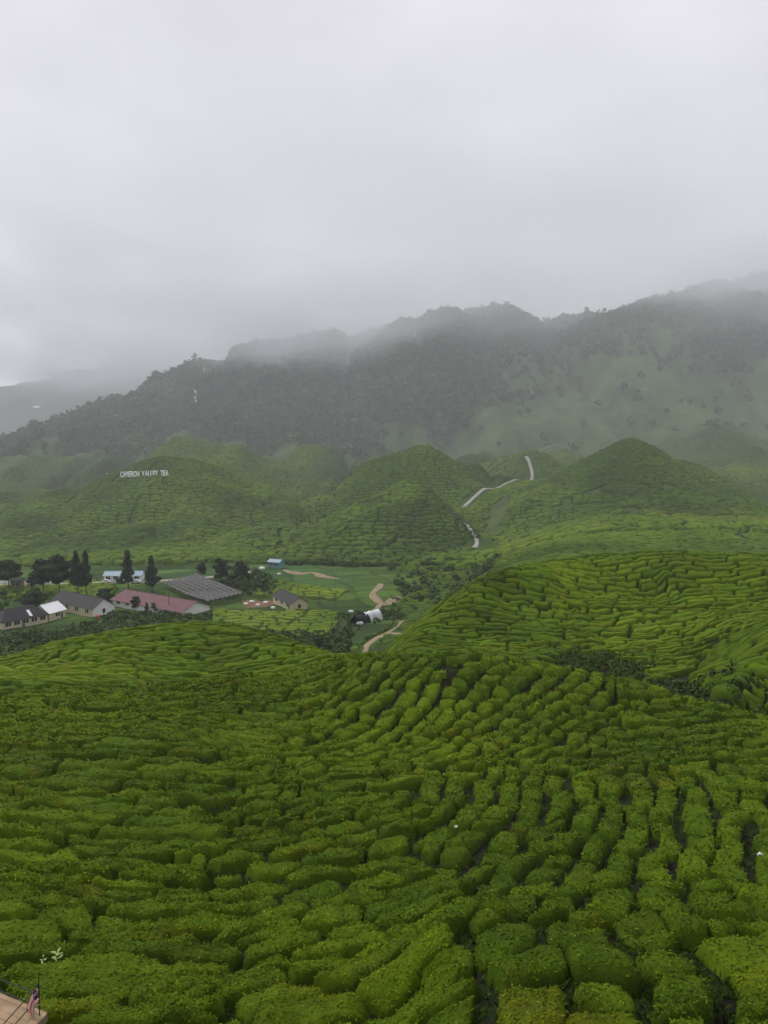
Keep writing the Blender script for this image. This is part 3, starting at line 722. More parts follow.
def visible(x, y, extra):
    """whether the land there is seen over what stands before it"""
    a = x / y; out = np.ones(len(x), bool); z = ground(x, y) + extra
    for f in np.linspace(0.45, 0.985, 36):
        out &= ((ground(x * f, y * f) - ZC) / (y * f)) < (z - ZC) / y + 0.004
    return out
def forest():
    n = 90000
    px = RNG.uniform(-170, 940, n); y = RNG.uniform(1180 ** 2, 2450 ** 2, n) ** 0.5
    x = (px - 384) / F * y * 0.99
    k = RNG.random(n) < wood(col_of(x, y), x, y) * 0.85 + 0.02
    x, y = x[k], y[k]; k = visible(x, y, 14); x, y = x[k], y[k]
    if len(x) > 21000: x, y = x[:21000], y[:21000]
    n = len(x)
    rad = RNG.uniform(4.2, 7.8, n) * (1 + 0.4 * (RNG.random(n) < 0.07)); h = rad * RNG.uniform(1.6, 2.6, n)
    h[RNG.random(n) < 0.04] *= 1.25
    P = np.stack([x, y, ground(x, y) - 1.0], -1)
    tint = 0.46 + 0.28 * fbm(x / 70, y / 70, 201, 3) + 0.35 * fbm(x / 260, y / 400, 205, 2) + 0.12 * RNG.normal(size=n)
    V, Q, T = leafy_blobs(P, rad, h, 30, rad * 0.42, tint)
    print('forest', n)
    return build('mountain_forest', V, Q, M_FOREST, attrs={'tint': T}, smooth_shade=False)
tag(forest(), 'dense dark forest covering the misty mountains behind the tea hills', 'forest', kind='stuff')

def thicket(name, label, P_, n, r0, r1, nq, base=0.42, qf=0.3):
    P_ = np.array(P_, float); lo, hi = P_.min(0), P_.max(0)
    px = RNG.uniform(lo[0] - 3, hi[0] + 3, n); y = np.exp(RNG.uniform(math.log(lo[1]), math.log(hi[1]), n)); x = (px - 384) / F * y
    px = col_of(x, y); k = poly(px + (16 if name == 'undergrowth' else 7) * vn(x / 8, y / 8, 3), y * (1 + 0.012 * vn(x / 8, y / 8, 5)), [tuple(p) for p in P_]); x, y = x[k], y[k]; n = len(x)
    rad = RNG.uniform(0, 1, n) ** 1.6 * (r1 - r0) + r0
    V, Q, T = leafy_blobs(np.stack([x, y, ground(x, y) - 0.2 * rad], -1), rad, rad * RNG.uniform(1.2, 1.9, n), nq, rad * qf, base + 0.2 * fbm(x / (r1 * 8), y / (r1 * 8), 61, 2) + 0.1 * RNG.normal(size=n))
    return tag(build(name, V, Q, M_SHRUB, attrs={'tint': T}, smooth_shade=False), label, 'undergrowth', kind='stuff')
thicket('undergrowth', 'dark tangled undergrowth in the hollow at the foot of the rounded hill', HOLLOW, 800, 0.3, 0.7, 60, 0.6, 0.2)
thicket('gully_undergrowth', 'scrub and ferns lining the gully behind the near crest', [(455, 62), (620, 61), (700, 66), (770, 62), (800, 70), (700, 80), (560, 82), (440, 84)], 900, 0.3, 0.9, 40, 0.4, 0.22)
thicket('bank_scrub', 'green scrub on the bank below the village houses', [(-120, 200), (60, 205), (130, 215), (215, 215), (235, 272), (205, 302), (150, 294), (100, 286), (50, 272), (-120, 258)], 3000, 0.5, 1.8, 34, 0.52)
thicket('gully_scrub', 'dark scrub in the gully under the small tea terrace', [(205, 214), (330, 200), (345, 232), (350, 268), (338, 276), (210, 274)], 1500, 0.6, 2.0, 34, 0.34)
thicket('ravine_scrub', 'dark bushes and small trees in the ravine left of the rounded hill', RAVINE, 260, 0.9, 2.8, 44, 0.5)
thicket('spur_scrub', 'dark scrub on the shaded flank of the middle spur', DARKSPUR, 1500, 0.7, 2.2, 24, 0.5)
thicket('yard_scrub', 'bushes round the stream and the plastic tents', [(352, 268), (372, 285), (402, 292), (420, 312), (408, 345), (385, 338), (392, 312), (372, 308), (345, 300), (340, 275)], 260, 0.5, 1.7, 34, 0.4)
thicket('hill_scrub', 'patches of scrub in the folds between the tea hills', [(255, 470), (285, 470), (320, 560), (345, 700), (380, 900), (440, 960), (330, 1000), (300, 760), (270, 600)], 1800, 0.9, 3.0, 20, 0.4)
thicket('village_scrub', 'dark shrubs along the gardens of the village', [(-60, 300), (30, 306), (60, 325), (40, 345), (-60, 340)], 120, 0.8, 2.2, 40, 0.34)
thicket('lawn_edge_scrub', 'dark hedge bushes beside the shade house', [(226, 345), (275, 340), (268, 392), (226, 392)], 190, 0.9, 2.6, 40, 0.33)
thicket('field_edge_scrub', 'dark scrub strip at the foot of the middle spur', [(262, 420), (300, 414), (400, 410), (425, 418), (400, 428), (300, 428)], 500, 0.7, 2.2, 28, 0.34)

thicket('garden_scrub', 'leafy hedge bushes in front of the long maroon-roofed shed', [(100, 288), (186, 292), (186, 300), (150, 300), (112, 306)], 260, 0.6, 1.6, 40, 0.45)
def grass():
    """weeds and grass along the footpath and in the open spots between the bushes"""
    n = 26000; px = RNG.uniform(-30, 800, n); y = np.exp(RNG.uniform(math.log(11), math.log(48), n)); tr = RNG.random(n) < 0.3
    px[tr] = RNG.uniform(200, 226, tr.sum()); y[tr] = np.exp(RNG.uniform(math.log(12), math.log(43), tr.sum()))
    x = (px - 384) / F * y * 1.04; i = np.clip(((x - OX) / CS).astype(int), 0, occ.shape[0] - 1); j = np.clip(((y - OY) / CS).astype(int), 0, occ.shape[1] - 1)
    k = ~occ[i, j]; x, y = x[k], y[k]; n = len(x); b = 6
    P = np.repeat(np.stack([x, y, ground(x, y) - 0.03], -1), b, 0) + RNG.normal(size=(n * b, 3)) * (0.05, 0.05, 0); an = RNG.uniform(0, 6.3, n * b); h = RNG.uniform(0.08, 0.26, n * b)
    d = np.stack([np.cos(an), np.sin(an), 0 * an], -1); w = np.stack([-np.sin(an), np.cos(an), 0 * an], -1) * 0.014
    V = np.stack([P - w, P + w, P + w * 0.6 + d * h[:, None] * 0.35 + UP * h[:, None] * 0.7, P + d * h[:, None] * 0.8 + UP * h[:, None]], 1).reshape(-1, 3)
    return build('weeds', V, np.arange(n * b * 4).reshape(-1, 4), M_SHRUB, attrs={'tint': np.repeat(RNG.uniform(0.4, 0.95, n * b), 4)}, smooth_shade=False)
tag(grass(), 'weeds and grass along the footpath and between the near tea bushes', 'grass', kind='stuff')

# ------------------------------------------------------------------ paths and roads
def drape(name, pts, w, mat, lift=0.2, step=1.5, jit=0.0):
    W = [np.array(p, float) for p in pts]; q = [W[0]]
    # Catmull-Rom through the points
    for i in range(len(W) - 1):
        p0 = W[max(i - 1, 0)]; p1 = W[i]; p2 = W[i + 1]; p3 = W[min(i + 2, len(W) - 1)]
        n = max(2, int(np.linalg.norm(p2 - p1) / step))
        for k in range(1, n + 1):
            t = k / n
            q.append(0.5 * ((2 * p1) + (-p0 + p2) * t + (2 * p0 - 5 * p1 + 4 * p2 - p3) * t * t + (-p0 + 3 * p1 - 3 * p2 + p3) * t ** 3))
    q = np.array(q); T = np.gradient(q, axis=0); T /= np.linalg.norm(T, axis=1)[:, None] + 1e-9; N = np.stack([-T[:, 1], T[:, 0]], -1)
    s = np.linspace(-0.5, 0.5, 5); ww = w * (1 + jit * vn(np.arange(len(q)) / 6.0, np.zeros(len(q)), 3))
    xy = q[:, None] + N[:, None] * (s[None, :, None] * ww[:, None, None])
    z = ground(xy[..., 0], xy[..., 1]) + lift
    z = np.maximum(z, z.mean(1, keepdims=True) - 0.2)
    V = np.concatenate([xy, z[..., None]], -1)
    V = np.concatenate([V, V[:, [4, 0]] - np.array([0, 0, 1.2])], 1)
    m = 7; n = len(q); i, j = np.meshgrid(np.arange(n - 1), np.arange(m), indexing='ij'); jn = (j + 1) % m
    Q = np.stack([i * m + j, i * m + jn, (i + 1) * m + jn, (i + 1) * m + j], -1).reshape(-1, 4)
    return tag(build(name, V.reshape(-1, 3), Q, mat), kind='structure')
def hits(l, ymin): return [hit(a, b, ymin)[:2] for a, b in l]
M_DIRT = flat('dirt_track', (0.30, 0.24, 0.15), 0.95, 0.5, 0.5, 0.1, 0.1)
M_ROAD = flat('concrete_road', (0.36, 0.35, 0.31), 0.9, 0.3, 0.3, 0.0, 0.2)
drape('hill_road', ROADS['hill_road'], 3.3, M_ROAD, 0.7)
drape('hill_track', ROADS['hill_track'], 2.6, M_ROAD, 0.7)
drape('stream_path', ROADS['stream_path'], 1.9, M_DIRT, 0.15, 1.0, 0.6)
drape('side_stream', ROADS['side_stream'], 1.0, M_DIRT, 0.15, 1.0, 0.5)
drape('valley_track', ROADS['valley_track'], 3.4, M_DIRT, 0.2, 1.5, 0.4)
drape('side_track', ROADS['side_track'], 2.6, M_DIRT, 0.26, 1.5, 0.3)
drape('field_track', ROADS['field_track'], 3.6, M_DIRT, 0.25, 1.5, 0.5)
drape('village_road', ROADS['village_road'], 3.2, M_ROAD, 0.25)

# ------------------------------------------------------------------ buildings
class MB:
    """collects shapes for one mesh"""
    def __init__(s): s.v = []; s.f = []
    def add(s, V, Fc):
        o = len(s.v); s.v += [tuple(p) for p in V]; s.f += [tuple(i + o for i in f) for f in Fc]
    def box(s, x0, x1, y0, y1, z0, z1):
        s.add([(x0, y0, z0), (x1, y0, z0), (x1, y1, z0), (x0, y1, z0), (x0, y0, z1), (x1, y0, z1), (x1, y1, z1), (x0, y1, z1)], [(0, 3, 2, 1), (4, 5, 6, 7), (0, 1, 5, 4), (1, 2, 6, 5), (2, 3, 7, 6), (3, 0, 4, 7)])
    def tube(s, p, q, r0, r1=None, n=8):
        p = np.array(p, float); q = np.array(q, float); r1 = r0 if r1 is None else r1; d = (q - p) / np.linalg.norm(q - p)
        a = np.cross(d, (0, 0, 1) if abs(d[2]) < 0.9 else (1, 0, 0)); a /= np.linalg.norm(a); b = np.cross(d, a)
        V = [p + r0 * (a * math.cos(t) + b * math.sin(t)) for t in np.linspace(0, 2 * math.pi, n, endpoint=False)] + [q + r1 * (a * math.cos(t) + b * math.sin(t)) for t in np.linspace(0, 2 * math.pi, n, endpoint=False)]
        s.add(V, [(i, (i + 1) % n, n + (i + 1) % n, n + i) for i in range(n)] + [tuple(range(n))[::-1], tuple(range(n, 2 * n))])
    def slab(s, P, t):
        """a sheet of four corners given a thickness along its normal"""
        P = [np.array(p, float) for p in P]; nn = np.cross(P[1] - P[0], P[3] - P[0]); nn = nn / np.linalg.norm(nn) * t
        n = len(P); s.add([p for p in P] + [p + nn for p in P], [tuple(range(n))[::-1], tuple(range(n, 2 * n))] + [(i, (i + 1) % n, n + (i + 1) % n, n + i) for i in range(n)])
    def build(s, name, mat, parent=None, smooth_shade=False):
        me = bpy.data.meshes.new(name); me.from_pydata(s.v, [], s.f); me.update(); me.materials.append(mat)
        me.polygons.foreach_set('use_smooth', [smooth_shade] * len(me.polygons))
        o = bpy.data.objects.new(name, me); COL.objects.link(o)
        if parent: o.parent = parent
        return o
M_CREAM = flat('cream_wall', (0.60, 0.52, 0.34), 0.85, 1.5, 0.3)
M_WHITE = flat('white_wall', (0.80, 0.80, 0.77), 0.8, 1.2, 0.2)
M_DKROOF = flat('dark_roof', (0.028, 0.028, 0.032), 0.75, 2.0, 0.4)
M_MAROON = flat('maroon_roof', (0.125, 0.040, 0.050), 0.65, 0.4, 0.3)
M_GLASS = flat('dark_window', (0.02, 0.025, 0.03), 0.25, 1.0, 0.2, 0, 0.5)
M_WHROOF = flat('white_roof', (0.80, 0.81, 0.82), 0.6, 1.0, 0.08)
M_NET = flat('grey_net', (0.125, 0.12, 0.118), 0.9, 0.5, 0.35)
M_WOODP = flat('weathered_post', (0.12, 0.09, 0.06), 0.9, 3.0, 0.3)
M_DARKMETAL = flat('dark_metal', (0.03, 0.03, 0.03), 0.5, 3.0, 0.2)
M_TEAL = flat('teal_sheet', (0.12, 0.30, 0.30), 0.6, 1.0, 0.2)
M_PALEBLUE = flat('pale_blue_sheet', (0.30, 0.40, 0.48), 0.6, 0.6, 0.2)
M_RED = flat('red_tarp', (0.42, 0.05, 0.03), 0.7, 2.0, 0.2)
M_BRICK = flat('reddish_wall', (0.33, 0.15, 0.09), 0.85, 2.0, 0.3)
M_BLACKNET = flat('black_net', (0.012, 0.013, 0.018), 0.9, 2.0, 0.3)
M_PLASTIC = flat('white_plastic', (0.72, 0.74, 0.76), 0.4, 0.8, 0.25)

def frame_of(c0, c1):
    """origin, heading and length of a wall that runs from corner c0 to corner c1, each (column, distance)"""
    a = np.array(at(*c0)); b = np.array(at(*c1)); d = b - a
    return a, math.atan2(d[1], d[0]), float(np.hypot(*d))
def house(name, label, cat, c0, c1, depth, wh, rh, roof_m, wall_m, gable_m=None, hip=0.0, over=0.5, windows=0, group=None, skylight=None, gable_win=0, door=None):
    """a long building: local x along the front wall, local y backwards, gables at both ends unless hipped"""
    a, an, Lg = frame_of(c0, c1); ca, sa = math.cos(an), math.sin(an)
    cs = [(a[0] + ca * u - sa * v, a[1] + sa * u + ca * v) for u in (0, Lg / 2, Lg) for v in (0, depth)]
    zs = [float(ground(np.array([p[0]]), np.array([p[1]]))[0]) for p in cs]; z0 = float(np.mean(zs)) + 0.2
    t = thing(name, label, cat, (a[0], a[1], z0), an, group)
    dn = z0 - min(zs) + 0.4
    w = MB(); w.box(0, Lg, 0, depth, -dn, wh)
    wo = w.build('wall', wall_m, t)
    if not hip:
        for k, u in (('gable', 0.0), ('gable', Lg)):
            g = MB(); e = 0.06; u0, u1 = (u - e, u + 0.2) if u == 0 else (u - 0.2, u + e)
            V = [(u0, 0.02, wh), (u0, depth - 0.02, wh), (u0, depth / 2, wh + rh - 0.08), (u1, 0.02, wh), (u1, depth - 0.02, wh), (u1, depth / 2, wh + rh - 0.08)]
            g.add(V, [(0, 2, 1), (3, 4, 5), (0, 1, 4, 3), (1, 2, 5, 4), (2, 0, 3, 5)]); g.build('gable', gable_m or wall_m, t)
        if gable_m:
            g = MB(); g.box(Lg + 0.02, Lg + 0.06, 0.02, depth - 0.02, -dn, wh); g.build('end_wall', gable_m, t)
    sl = rh / (depth / 2); oz = over * sl; r = MB(); th = 0.12
    x0, x1 = -over, Lg + over; h0 = hip if hip else 0
    A, B = (x0, -over, wh - oz), (x1, -over, wh - oz); C, D = (x1 - h0, depth / 2, wh + rh), (x0 + h0, depth / 2, wh + rh); E, G = (x1, depth + over, wh - oz), (x0, depth + over, wh - oz)
    r.slab([A, B, C, D], th); r.slab([E, G, D, C], th)
    if hip: r.slab([B, E, C, C], th); r.slab([G, A, D, D], th)
    ro = r.build('roof', roof_m, t)
    if not hip:
        m = MB(); m.box(x0, x1, depth / 2 - 0.15, depth / 2 + 0.15, wh + rh + 0.02, wh + rh + 0.2); m.build('ridge_cap', roof_m, ro)
    if skylight:
        for (u0, u1, f0, f1) in skylight:
            m = MB(); P = []
            for u, f in ((u0, f0), (u1, f0), (u1, f1), (u0, f1)): P.append((Lg * u, -over + (depth / 2 + over) * f, wh - oz + (rh + oz) * f + th + 0.05))
            m.slab(P, 0.05); m.build('skylight', M_WHROOF, ro)
    for k in range(windows):
        u = Lg * (k + 0.6) / (windows + 0.2); f = MB(); f.box(u - 0.95, u + 0.95, -0.08, 0.0, wh * 0.34, wh * 0.84); fo = f.build('window', M_GLASS, t)
        f = MB()
        for (p, q, z_, z1_) in ((-1.05, 1.05, wh * 0.84, wh * 0.84 + 0.12), (-1.05, 1.05, wh * 0.34 - 0.12, wh * 0.34), (-0.05, 0.05, wh * 0.34, wh * 0.84)): f.box(u + p, u + q, -0.13, -0.081, z_, z1_)
        f.build('window_frame', M_WHITE, fo)
    for k in range(gable_win):
        v = depth * (k + 0.7) / (gable_win + 0.4); f = MB(); f.box(Lg + 0.07, Lg + 0.12, v - 0.6, v + 0.6, wh * 0.3, wh * 0.8); f.build('window', M_GLASS, t)
    if door is not None:
        f = MB(); f.box(Lg * door - 0.5, Lg * door + 0.5, -0.07, 0.0, -0.1, 2.05); f.build('door', M_WOODP, t)
    return t
# long cream house with dark hipped roof at the left edge
house('bungalow', 'long cream bungalow with dark hipped roof and one white skylight strip', 'house', (3, -630), (48, -622), 9.5, 3.0, 3.4, M_DKROOF, M_CREAM, hip=4.0, windows=5, skylight=[(0.60, 0.665, 0.12, 0.62)], door=0.45)
house('annex', 'small cream annex with a white sheet roof between the two dark-roofed houses', 'house', (49.5, -621.5), (66, -617), 8.0, 2.9, 2.6, M_WHROOF, M_CREAM, over=0.35, windows=1, door=0.75)
house('gabled_house', 'cream house with dark gabled roof and plain white gable end', 'house', (52, -609.5), (93, -617), 9.5, 3.3, 3.0, M_DKROOF, M_CREAM, gable_m=M_WHITE, windows=4, gable_win=1, door=0.12)
house('tea_factory', 'long shed with a broad maroon roof and white gable end', 'shed', (113, -606), (182, -616.5), 14.0, 2.3, 2.7, M_MAROON, M_WHITE, gable_m=M_WHITE, windows=7, over=0.8, gable_win=0)
house('cottage', 'small cream cottage with dark roof beside the reddish yard', 'house', (273, -603), (291, -611), 7.0, 2.9, 2.2, M_DKROOF, M_CREAM, windows=3, gable_win=1, door=0.9)
house('teal_hut', 'small teal sheet-metal hut at the far end of the green field', 'hut', (268, -568), (279, -569), 5.0, 3.2, 0.9, M_PALEBLUE, M_TEAL, windows=2, door=0.2)
house('roadside_shed', 'low pale blue shed behind the pair of dark pines', 'shed', (104, -582), (141, -581.5), 7.0, 2.8, 1.3, M_PALEBLUE, M_WHITE, windows=5)
house('reddish_hut', 'little reddish hut under the broad tree at the edge of the village', 'hut', (11, -588), (20, -588), 5.0, 2.6, 1.0, M_DKROOF, M_BRICK, windows=1, door=0.8)
house('valley_hall', 'distant white hall with pale roof in the fold between two tea hills', 'hall', (371, 950), (386, 946), 14.0, 5.0, 3.0, M_WHROOF, M_WHITE, windows=4)
house('valley_shed', 'distant white shed standing right behind the white hall', 'shed', (374, 985), (385, 983), 9.0, 4.0, 2.0, M_WHROOF, M_WHITE, windows=3)
house('ridge_hut', 'tiny white hut on the slope left of the hillside lettering', 'hut', (105, 832), (112, 832), 6.0, 3.0, 1.2, M_WHROOF, M_WHITE, windows=2)
# garden wall and low white shelter beyond the left trees
def wall_run(name, label, c0, c1, h, mat, posts):
    a, an, Lg = frame_of(c0, c1); z0 = float(ground(np.array([a[0]]), np.array([a[1]]))[0])
    t = thing(name, label, 'fence', (a[0], a[1], z0), an)
    m = MB(); m.box(0, Lg, -0.06, 0.06, 0.35, h); m.build('panel', mat, t)
    for k in range(posts + 1):
        u = Lg * k / posts; m = MB(); m.box(u - 0.1, u + 0.1, -0.12, -0.065, -1.0, h + 0.15); m.build('post', M_WOODP, t)
wall_run('boundary_fence', 'pale boundary fence along the road behind the village trees', (-30, -584.5), (52, -584), 1.7, M_WHITE, 14)
# nursery under grey shade net
def shade_house():
    a = np.array(at(209, -608)); b = np.array(at(245, -599)); c = np.array(at(163, -588.5)); u = b - a; v = c - a
    z0 = float(ground(a[:1], a[1:])[0]); t = thing('shade_house', 'wide nursery roofed with long strips of grey shade net on posts', 'shade house', (a[0], a[1], z0))
    n = 8
    gz = lambda p: float(ground(np.array([p[0] + a[0]]), np.array([p[1] + a[1]]))[0]) - z0
    for k in range(n):
        r = MB(); f0, f1 = k / n, (k + 0.66) / n; fm = (f0 + f1) / 2
        for s0 in np.arange(10) / 10:
            s1 = s0 + 0.094
            p = lambda f, s, h: (*(u * f + v * s), h - 3.0 + 2.6 + gz(u * f + v * s))
            r.slab([p(f0, s0, 3.0), p(fm, s0, 3.7), p(fm, s1, 3.7), p(f0, s1, 3.0)], 0.08); r.slab([p(fm, s0, 3.7), p(f1, s0, 3.0), p(f1, s1, 3.0), p(fm, s1, 3.7)], 0.08)
        r.build('net_roof', M_NET, t)
        for s in (0, 0.25, 0.5, 0.75, 1.0):
            for f in (f0,):
                q = u * f + v * s; m = MB(); m.tube((*q, gz(q) - 0.4), (*q, gz(q) + 2.55), 0.09, n=6); m.build('post', M_WOODP, t)
    m = MB()
    for s in (0, 0.25, 0.5, 0.75, 1.0): m.tube((*(v * s), gz(v * s) + 2.5), (*(u + v * s), gz(u + v * s) + 2.5), 0.06, n=5)
    m.build('beam', M_WOODP, t)
shade_house()
def tunnel(name, label, c0, c1, w, h, mat, cat='tent'):
    a, an, Lg = frame_of(c0, c1); z0 = float(ground(np.array([a[0]]), np.array([a[1]]))[0]); t = thing(name, label, cat, (a[0], a[1], z0), an)
    V = []; n = 12; k = 10
    for i in range(k + 1):
        for j in range(n + 1):
            th = math.pi * j / n; sag = 1 - 0.06 * math.sin(math.pi * ((i * 2.0 / k) % 1)) + 0.05 * float(vn(np.array(i * 0.7), np.array(j * 0.5), 9))
            V.append((Lg * i / k, w / 2 * math.cos(th) * sag, -0.4 + (h + 0.4) * math.sin(th) ** 0.8 * sag))
    Q = [(i * (n + 1) + j, i * (n + 1) + j + 1, (i + 1) * (n + 1) + j + 1, (i + 1) * (n + 1) + j) for i in range(k) for j in range(n)]
    build('cover', V, np.array(Q), mat, t)
    for i in (0, 5, 10):
        m = MB()
        for j in range(n): 
            p, q = np.array(V[i * (n + 1) + j]) * (1, 1.01, 1.01), np.array(V[i * (n + 1) + j + 1]) * (1, 1.01, 1.01); m.tube(p, q, 0.05, n=5)
        m.build('hoop', M_DARKMETAL, t)
tunnel('plastic_tunnel', 'white plastic tunnel shelter by the stream', (363, -622), (378, -618.5), 5.0, 3.6, M_PLASTIC)
tunnel('net_tent', 'black net tent beside the white plastic tunnel', (355, -625), (366, -622), 4.6, 3.2, M_BLACKNET)
def sack(px, Y, s, label, mat=M_PLASTIC, cat='sack', name='sack', grp=None):
    x, y = at(px, Y); z = float(ground(np.array([x]), np.array([y]))[0]); V = []; n = 12; k = 7
    for i in range(k + 1):
        ph = math.pi * i / k
        for j in range(n):
            th = 2 * math.pi * j / n; r = s * (math.sin(ph) ** 0.7) * (1 + 0.18 * float(vn(np.array(i * 0.9 + px), np.array(j * 0.8 + Y), 3)))
            V.append((r * math.cos(th), r * 0.7 * math.sin(th), s * 0.55 * (1 - math.cos(ph)) - 0.05))
    Q = [(i * n + j, i * n + (j + 1) % n, (i + 1) * n + (j + 1) % n, (i + 1) * n + j) for i in range(k) for j in range(n)]
    o = build(name, V, np.array(Q), mat); o.location = (x, y, z); return tag(o, label, cat, grp)
sack(351, -613, 1.1, 'white bundle lying left of the black net tent'); sack(360, -625, 1.2, 'white bundle lying in front of the black net tent'); sack(350, -641, 0.5, 'small white bundle on the low meadow by the stream')
sack(262, -570, 1.6, 'rounded white tank beside the teal hut', M_WHITE, 'tank', 'water_tank'); sack(279, -575, 1.0, 'white bundle on the open green field', M_WHITE)
sack(273, -609, 1.0, 'white bundle in the garden before the small cottage', M_WHITE)
for k, (px, Y) in enumerate([(246, -605), (252, -603), (258, -606), (266, -604)]): sack(px, Y, 0.9 + 0.2 * (k % 2), 'pale heap on the reddish yard beside the shade house', M_WHITE, 'heap', 'material_heap', 'heaps on the reddish yard')
sack(745.5, 111.5, 0.42, 'larger of two white sacks on the path across the rounded hill', M_WHITE); sack(740.5, 111.2, 0.26, 'smaller of two white sacks on the path across the rounded hill', M_WHITE)
def scrap(px, py, s, label):
    p = hit(px, py); V = []; n = 7
    for i in range(n):
        for j in range(n): V.append(((i / (n - 1) - 0.5) * s, (j / (n - 1) - 0.5) * s * 0.6, 0.62 + 0.10 * s / 0.2 * float(vn(np.array(i * 0.8 + px), np.array(j * 0.8 + py), 3))))
    V = np.array(V); B = V - np.array([0, 0, 0.006]); m = n * n
    Q = [(i * n + j, (i + 1) * n + j, (i + 1) * n + j + 1, i * n + j + 1) for i in range(n - 1) for j in range(n - 1)]
    o = build('paper_scrap', np.concatenate([V, B]), np.array(Q + [tuple(k + m for k in q[::-1]) for q in Q]), M_WHITE); o.location = p; return tag(o, label, 'scrap')
scrap(456, 842, 0.12, 'tiny white scrap caught in a seam of the blocky tea columns'); scrap(759, 873, 0.16, 'crumpled white scrap lying on the tea at the right border')
def stall(px, Y, mat, label):
    x, y = at(px, Y); z = float(ground(np.array([x]), np.array([y]))[0]); t = thing('tarp_stall', label, 'stall', (x, y, z)); t.scale = (0.5, 0.5, 0.6)
    for sx in (-1.4, 1.4):
        for sy in (-1, 1): m = MB(); m.tube((sx, sy, -0.3), (sx, sy, 2.0), 0.05, n=6); m.build('post', M_WOODP, t)
    m = MB(); m.slab([(-1.7, -1.3, 1.9), (1.7, -1.3, 1.9), (1.7, 0, 2.5), (-1.7, 0, 2.5)], 0.05); m.slab([(-1.7, 0, 2.5), (1.7, 0, 2.5), (1.7, 1.3, 1.9), (-1.7, 1.3, 1.9)], 0.05); m.build('tarp_roof', mat, t)
    m = MB(); m.box(-1.35, 1.35, -0.98, -0.93, 0.1, 1.1); m.build('counter', mat, t)
stall(98, -619, M_RED, 'small red tarp stall before the white gable end of the dark-roofed house')
def car(px, Y, rz, mat, label):
    x, y = at(px, Y); z = float(ground(np.array([x]), np.array([y]))[0]); t = thing('parked_car', label, 'car', (x, y, z + 0.05), rz, 'cars parked by the road')
    pr = [(-2.1, .35), (-2.15, .75), (-1.9, .95), (-1.2, 1.0), (-0.7, 1.48), (0.9, 1.5), (1.5, 1.0), (2.1, .9), (2.15, .4)]
    n = len(pr); m = MB(); m.add([(a, -.82, b) for a, b in pr] + [(a, .82, b) for a, b in pr], [tuple(range(n)), tuple(range(2 * n - 1, n - 1, -1))] + [((i + 1) % n, i, n + i, n + (i + 1) % n) for i in range(n)]); m.build('body', mat, t)
    for s in (-.825, .825):
        m = MB(); m.box(-.75, 1.0, s - .01, s + .01, 1.03, 1.4); m.build('side_window', M_GLASS, t)
        for u in (-1.35, 1.35): m = MB(); m.tube((u, s - .1, .33), (u, s + .1, .33), .33, n=14); m.build('wheel', M_DARKMETAL, t)
car(106, -583, 0.1, M_WHITE, 'white car parked left of the low pale blue shed')
car(121, -583.5, 0.2, M_PALEBLUE, 'pale blue car parked before the low shed between the dark pines')
car(136, -583, 0.15, M_WHITE, 'white car parked right before the low pale blue shed')
# poles
def pole(px, Y, h, label):
    x, y = at(px, Y); z = float(ground(np.array([x]), np.array([y]))[0]); t = thing('utility_pole', label, 'pole', (x, y, z), 0.6)
    m = MB(); m.tube((0, 0, -0.5), (0, 0, h), 0.16, 0.11); m.build('shaft', M_WOODP, t)
    m = MB(); m.box(-0.9, 0.9, -0.2, -0.115, h - 0.7, h - 0.55); m.build('crossarm', M_WOODP, t)
    for u in (-0.8, -0.3, 0.3, 0.8): m = MB(); m.tube((u, -0.16, h - 0.55), (u, -0.16, h - 0.35), 0.05, n=6); m.build('insulator', M_WHITE, t)
pole(169, -613, 8.2, 'wooden utility pole standing before the maroon roof'); pole(298, -601, 7.5, 'wooden utility pole behind the small dark-roofed cottage')
pole(335, -608, 5.5, 'short wooden utility pole at the right edge of the tea terrace'); pole(286, -599, 6.0, 'wooden utility pole left behind the small dark-roofed cottage')

